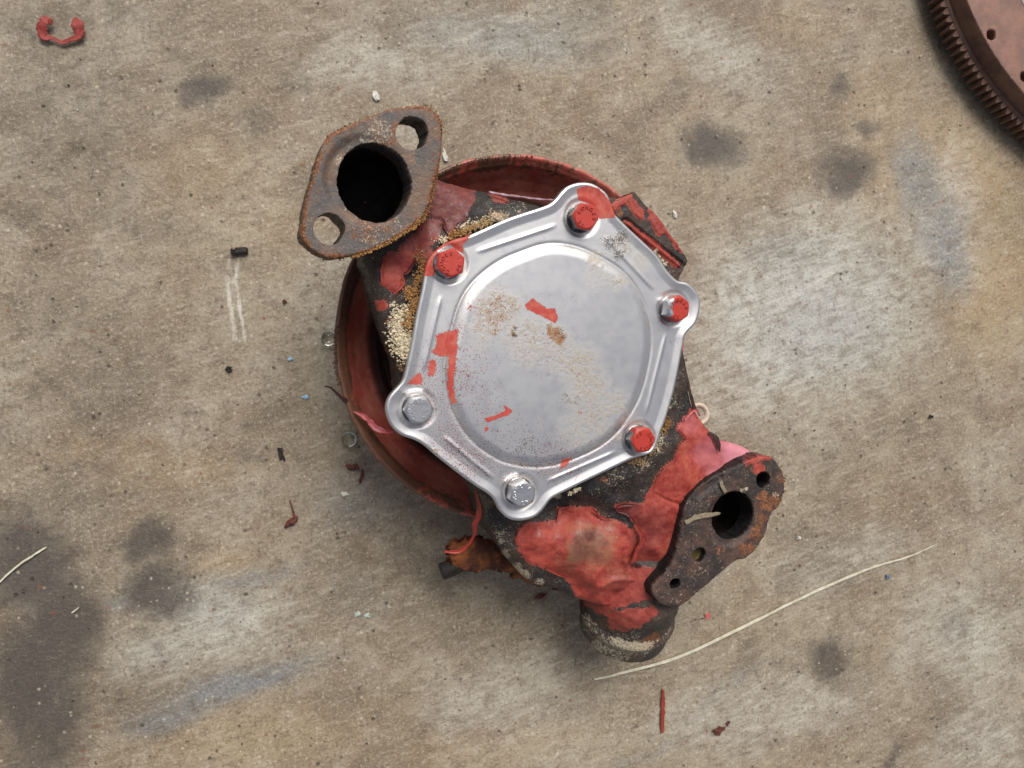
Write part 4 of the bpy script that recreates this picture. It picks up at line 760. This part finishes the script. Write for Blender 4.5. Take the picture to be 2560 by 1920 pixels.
# dark chip beside chalk marks
def rock(name, px, py, r, mat, label, cat, sq=(1,1,1), seed=0, group=None, n=2, parent=None):
    r = r*.8
    import bmesh
    bm = bmesh.new(); bmesh.ops.create_icosphere(bm, subdivisions=n, radius=1); V = np.array([v.co[:] for v in bm.verts]); Fc = [[v.index for v in f.verts] for f in bm.faces]; bm.free()
    d = 1+1.7*fbm(V[:, 0]*2.3+seed*5, V[:, 1]*2.3+V[:, 2]*2, 4, seed); V = V*d[:, None]*np.array(sq)*r*mm; V[:, 2] -= V[:, 2].min()
    o = mesh_obj(name, V, Fc, mat, sm=False); c = floorpt(px, py, 0); o.location = (c[0], c[1], .0001); o.rotation_euler[2] = seed*1.3; return tag(o, label, cat, group)
c = floorpt(600, 629); import bmesh
bm = bmesh.new(); bmesh.ops.create_cube(bm, size=1)
for v_ in bm.verts: v_.co = Vector((v_.co.x*11*mm, v_.co.y*4.5*mm, (v_.co.z+.5)*4*mm))
bmesh.ops.bevel(bm, geom=bm.edges[:], offset=.7*mm, segments=2, affect='EDGES')
for v_ in bm.verts: v_.co += Vector((random.uniform(-.3, .3), random.uniform(-.3, .3), random.uniform(0, .3)))*mm
me = bpy.data.meshes.new('rubber_chip'); bm.to_mesh(me); bm.free(); me.materials.append(M_BLK); rc_ = bpy.data.objects.new('rubber_chip', me); col.objects.link(rc_); rc_.location = (c[0], c[1], .0002); rc_.rotation_euler[2] = .12
tag(rc_, 'small black block at the top end of the white chalk marks', 'debris')
M_WT = mat_simple('white_grit', (.70,.68,.62), (.55,.53,.46), 400, .7); M_TN = mat_simple('tan_grit', (.45,.33,.22), (.36,.25,.16), 400, .8)
M_RB = mat_simple('red_brown_crumb', (.07,.018,.013), (.15,.035,.022), 300, .7); M_BL = mat_simple('pale_blue_chip', (.25,.45,.60), (.32,.52,.66), 200, .5)
rock('pebble', 590, 622, 1.6, M_TN, 'tan crumb sitting on the small black block', 'debris', seed=2).location.z = 4.0*mm
rock('chip', 941, 241, 2.6, M_WT, 'white chip above the upper left flange', 'debris', (1,1.5,.4), 3); rock('chip', 1114, 390, 2.8, M_WT, 'white chip right of the upper left flange', 'debris', (.7,1.7,.4), 5)
rock('chip', 1686, 537, 2.0, M_WT, 'white chip right of the dark block', 'debris', (1.5,.8,.4), 4)
rock('chip', 765, 992, 1.9, M_BL, 'pale blue chip left of the pulley', 'debris', (1,1,.4), 6); rock('chip', 727, 896, 1.7, M_BL, 'pale blue speck level with the clear bead', 'debris', (1,1,.4), 7)
rock('crumb', 573, 922, 2.2, M_BLK, 'dark crumb below the white chalk marks', 'debris', (1,1,.6), 8)
rock('crumb', 712, 755, 1.8, M_RB, 'dark red crumb between the chalk marks and the pulley', 'debris', (1,1,.6), 9)
rock('crumb', 705, 1136, 4.6, M_BLK, 'black flake left of the pulley bottom', 'debris', (1.3,.5,.15), 11)
rock('crumb', 880, 1168, 4.0, M_RB, 'red brown crumbs beside the lower left of the pulley', 'debris', (1.2,.7,.4), 12); rock('crumb', 905, 1190, 3.0, M_RB, 'smaller red brown crumb just below the other by the pulley', 'debris', (1.4,.6,.4), 13)
gr('twig', [(725,1250,1),(732,1275,1.2),(738,1300,1.4)], [.5,1.0,1.8], M_RB, 1.0, 'dark red brown twig left of the hanging paint strip', 'debris', 0, 9)
rock('crumb', 728, 1304, 3.6, M_RB, 'rusty crumb at the lower end of the dark twig', 'debris', (1.6,.6,.5), 15)
rock('crumb', 1352, 1488, 3.2, M_RB, 'rust flake on the floor just below the casting edge', 'debris', (.6,1.5,.4), 16)
rock('crumb', 1794, 1822, 4.2, M_RB, 'dark red flake right of the upright sliver', 'debris', (1.2,.9,.35), 17); rock('crumb', 1818, 1808, 2.2, M_RB, 'small red flake next to the larger one at the bottom', 'debris', (1,1,.35), 18)
rock('chip', 1768, 1540, 2.6, mat_flake('pink_chip', (.5,.10,.10), (.45,.16,.15)), 'pink paint fleck below the lower right flange', 'paint chip', (.9,1.3,.3), 19)
rock('chip', 2216, 1441, 2.4, mat_simple('slate_blue', (.10,.12,.18), (.16,.18,.24), 300, .6), 'slate blue chip beside the kink of the straw', 'debris', (1,.9,.4), 20)
rock('chip', 893, 1534, 2.4, mat_simple('pale_green_chip', (.42,.50,.44), (.5,.56,.5), 300, .6), 'left one of two pale green flecks below the pump', 'debris', (1,1,.4), 21); rock('chip', 917, 1538, 2.0, bpy.data.materials['pale_green_chip'], 'right one of two pale green flecks below the pump', 'debris', (1,1,.4), 22)
rock('pebble', 862, 1235, 1.9, M_WT, 'white speck in the pump shadow left of the hanging strip', 'debris', (1,1.4,.5), 23)
rock('pebble', 1995, 1344, 1.6, M_WT, 'white round grain right of the lower right flange', 'debris', (1,1,.7), 24)
rock('pebble', 2325, 1042, 1.9, M_BLK, 'black grain far right, level with the small ring', 'debris', (1,1,.7), 25)
# grit scattered over the floor
sg = []
for _ in range(620):
    x, y = rng.uniform(0, 2560), rng.uniform(0, 1920); colr = [(.62,.60,.54),(.50,.42,.30),(.05,.04,.035),(.05,.04,.035),(.16,.05,.03)][rng.integers(5)]
    sg.append((x, y, .15, 2, 1, float(rng.choice([.45,.6,.8,1.1], p=[.4,.35,.2,.05])), colr))
go = grains('floor_grit', sg, M_GR, pump, WF); go.parent = None; go.matrix_world = Matrix.Identity(4); tag(go, 'scattered white, tan and black grit on the concrete', 'grit', kind='stuff')
# glass beads
b = NB('clear_glass'); b.b.inputs['Transmission Weight'].default_value = 1.0; b.b.inputs['IOR'].default_value = 1.35; M_GL = b.done((.92,.93,.88), .02)
for (x, y, r), lb in (((822, 846, 5.2), 'clear bead touching the left rim of the pulley'), ((873, 1098, 5.2), 'clear bead standing free below the pink paint curl')):
    bm = bmesh.new(); bmesh.ops.create_uvsphere(bm, u_segments=40, v_segments=24, radius=r*mm)
    for v_ in bm.verts: v_.co.z *= .72
    me = bpy.data.meshes.new('glass_bead'); bm.to_mesh(me); bm.free(); me.materials.append(M_GL)
    for p_ in me.polygons: p_.use_smooth = True
    o = bpy.data.objects.new('glass_bead', me); col.objects.link(o); cc = floorpt(x, y, 3*mm); o.location = (cc[0], cc[1], r*.72*mm+.3*mm); tag(o, lb, 'bead', 'clear beads by the pulley')
# small ring
cc = floorpt(1748, 1036, 2*mm); v, f = lathe([(5.4*mm,0),(6.2*mm,1.2*mm),(7.4*mm,1.8*mm),(8.6*mm,1.2*mm),(9.0*mm,0),(5.4*mm,0)], 56, (0,0,0), (0,0,1), .15*mm)
o = mesh_obj('ring', v, f, mat_simple('pale_pink_ring', (.55,.42,.34), (.62,.52,.42), 200, .6)); o.location = (cc[0], cc[1], .3*mm); tag(o, 'small pale ring on the floor half hidden behind the peeling red sheet', 'ring')
# ------------------------------------------------------------------ FLYWHEEL
def build_flywheel():
    root = bpy.data.objects.new('flywheel', None); col.objects.link(root); cx, cy = .6094, .3697; root.location = (cx, cy, 0)
    tag(root, 'brown rusty flywheel with toothed rim at the upper right corner', 'flywheel')
    MR = mat_simple('rusty_ring_gear', (.170,.092,.062), (.095,.052,.038), 70, .6, 0, .0006); MF = mat_simple('brown_flywheel_face', (.25,.125,.088), (.17,.086,.062), 60, .55, 0, .0004)
    MI = mat_simple('bare_clutch_face', (.27,.25,.26), (.32,.27,.26), 60, .45, .3, .0003)
    R = 208.5*mm
    v, f = lathe(dense([(R-3*mm,6*mm),(R,6.6*mm),(R,17.4*mm),(R-1.2*mm,18*mm),(R-13*mm,18*mm),(R-14*mm,17*mm),(R-16*mm,17*mm)], 3*mm), 400, (0,0,0), (0,0,1), .1*mm); mesh_obj('ring_gear', v, f, MR, root)
    # bevelled shoulder rising to the machined face
    v, f = lathe(dense([(R-6*mm,.5*mm),(R-6*mm,6.5*mm)], 3*mm), 200, (0,0,0), (0,0,1)); mesh_obj('underside', v, f, MR, root)
    rr = float(np.linalg.norm(floorpt(2459, 91.6, 30*mm)-np.array([cx, cy])))
    v, f = lathe(dense([(R-14*mm,16.6*mm),(rr+1.5*mm,16.9*mm),(rr+.6*mm,29*mm),(rr,30*mm)], 2*mm), 300, (0,0,0), (0,0,1), .15*mm); mesh_obj('shoulder', v, f, MR, root)
    # face with drilled holes: relief plate
    fr = Frame((cx, cy, 0), (0, 0, 1)); holes = [circ(fr.L(x, y, 30*mm), 4.2*mm, 28) for x, y in ((2478, 87), (2562, 192))]
    out = circ((0, 0), rr, 260)
    def top(P, f): return 30*mm+fbm(P[:, 0]*60, P[:, 1]*60, 3, 81)*.1*mm
    # only build the sector near the frame finely: a coarse disc would do for the rest
    o = relief('face', MF, out, holes, top, 1.1*mm, 14*mm, root, fr=fr, rough=.1*mm, seed=44, bottom=False)
    ri = float(np.linalg.norm(floorpt(2560, 12, 30.5*mm)-np.array([cx, cy]))); v, f = lathe([(ri,30.4*mm),(ri-1*mm,30.7*mm),(70*mm,30.7*mm)], 200, (0,0,0), (0,0,1)); mesh_obj('friction_face', v, f, MI, root)
    # teeth
    nt_ = 214; me = None
    for k in range(nt_):
        a = 2*math.pi*k/nt_
        x = math.cos(a)*R+cx; y = math.sin(a)*R+cy
        q = proj(np.array([[x, y, .012]]))[0]
        if not (-150 < q[0] < 2720 and -200 < q[1] < 2100) or x > cx+.05: continue
        if me is None:
            w0, w1, hh = 2.5*mm, 1.2*mm, 5.4*mm; zs = (6.8*mm, 17.2*mm); vv = []
            for z_, s_ in ((zs[0]+.8*mm, .9), (zs[0], .7), (zs[1], .7), (zs[1]-.8*mm, .9)): pass
            prof = [(-.5*mm,-w0),(2*mm,-w0*.9),(hh*.75,-w1*1.1),(hh,-w1*.6),(hh,w1*.6),(hh*.75,w1*1.1),(2*mm,w0*.9),(-.5*mm,w0)]
            n_ = len(prof); vv = [(x_, y_, z_) for z_ in zs for x_, y_ in prof]; ff = [[i, (i+1) % n_, n_+(i+1) % n_, n_+i] for i in range(n_)]+[list(range(n_))[::-1], list(range(n_, 2*n_))]
            o = mesh_obj('tooth', vv, ff, MR, root, sm=False); me = o.data
        else: o = bpy.data.objects.new('tooth', me); col.objects.link(o); o.parent = root
        o.location = (math.cos(a)*R, math.sin(a)*R, 0); o.rotation_euler[2] = a
build_flywheel()
bpy.context.view_layer.update()
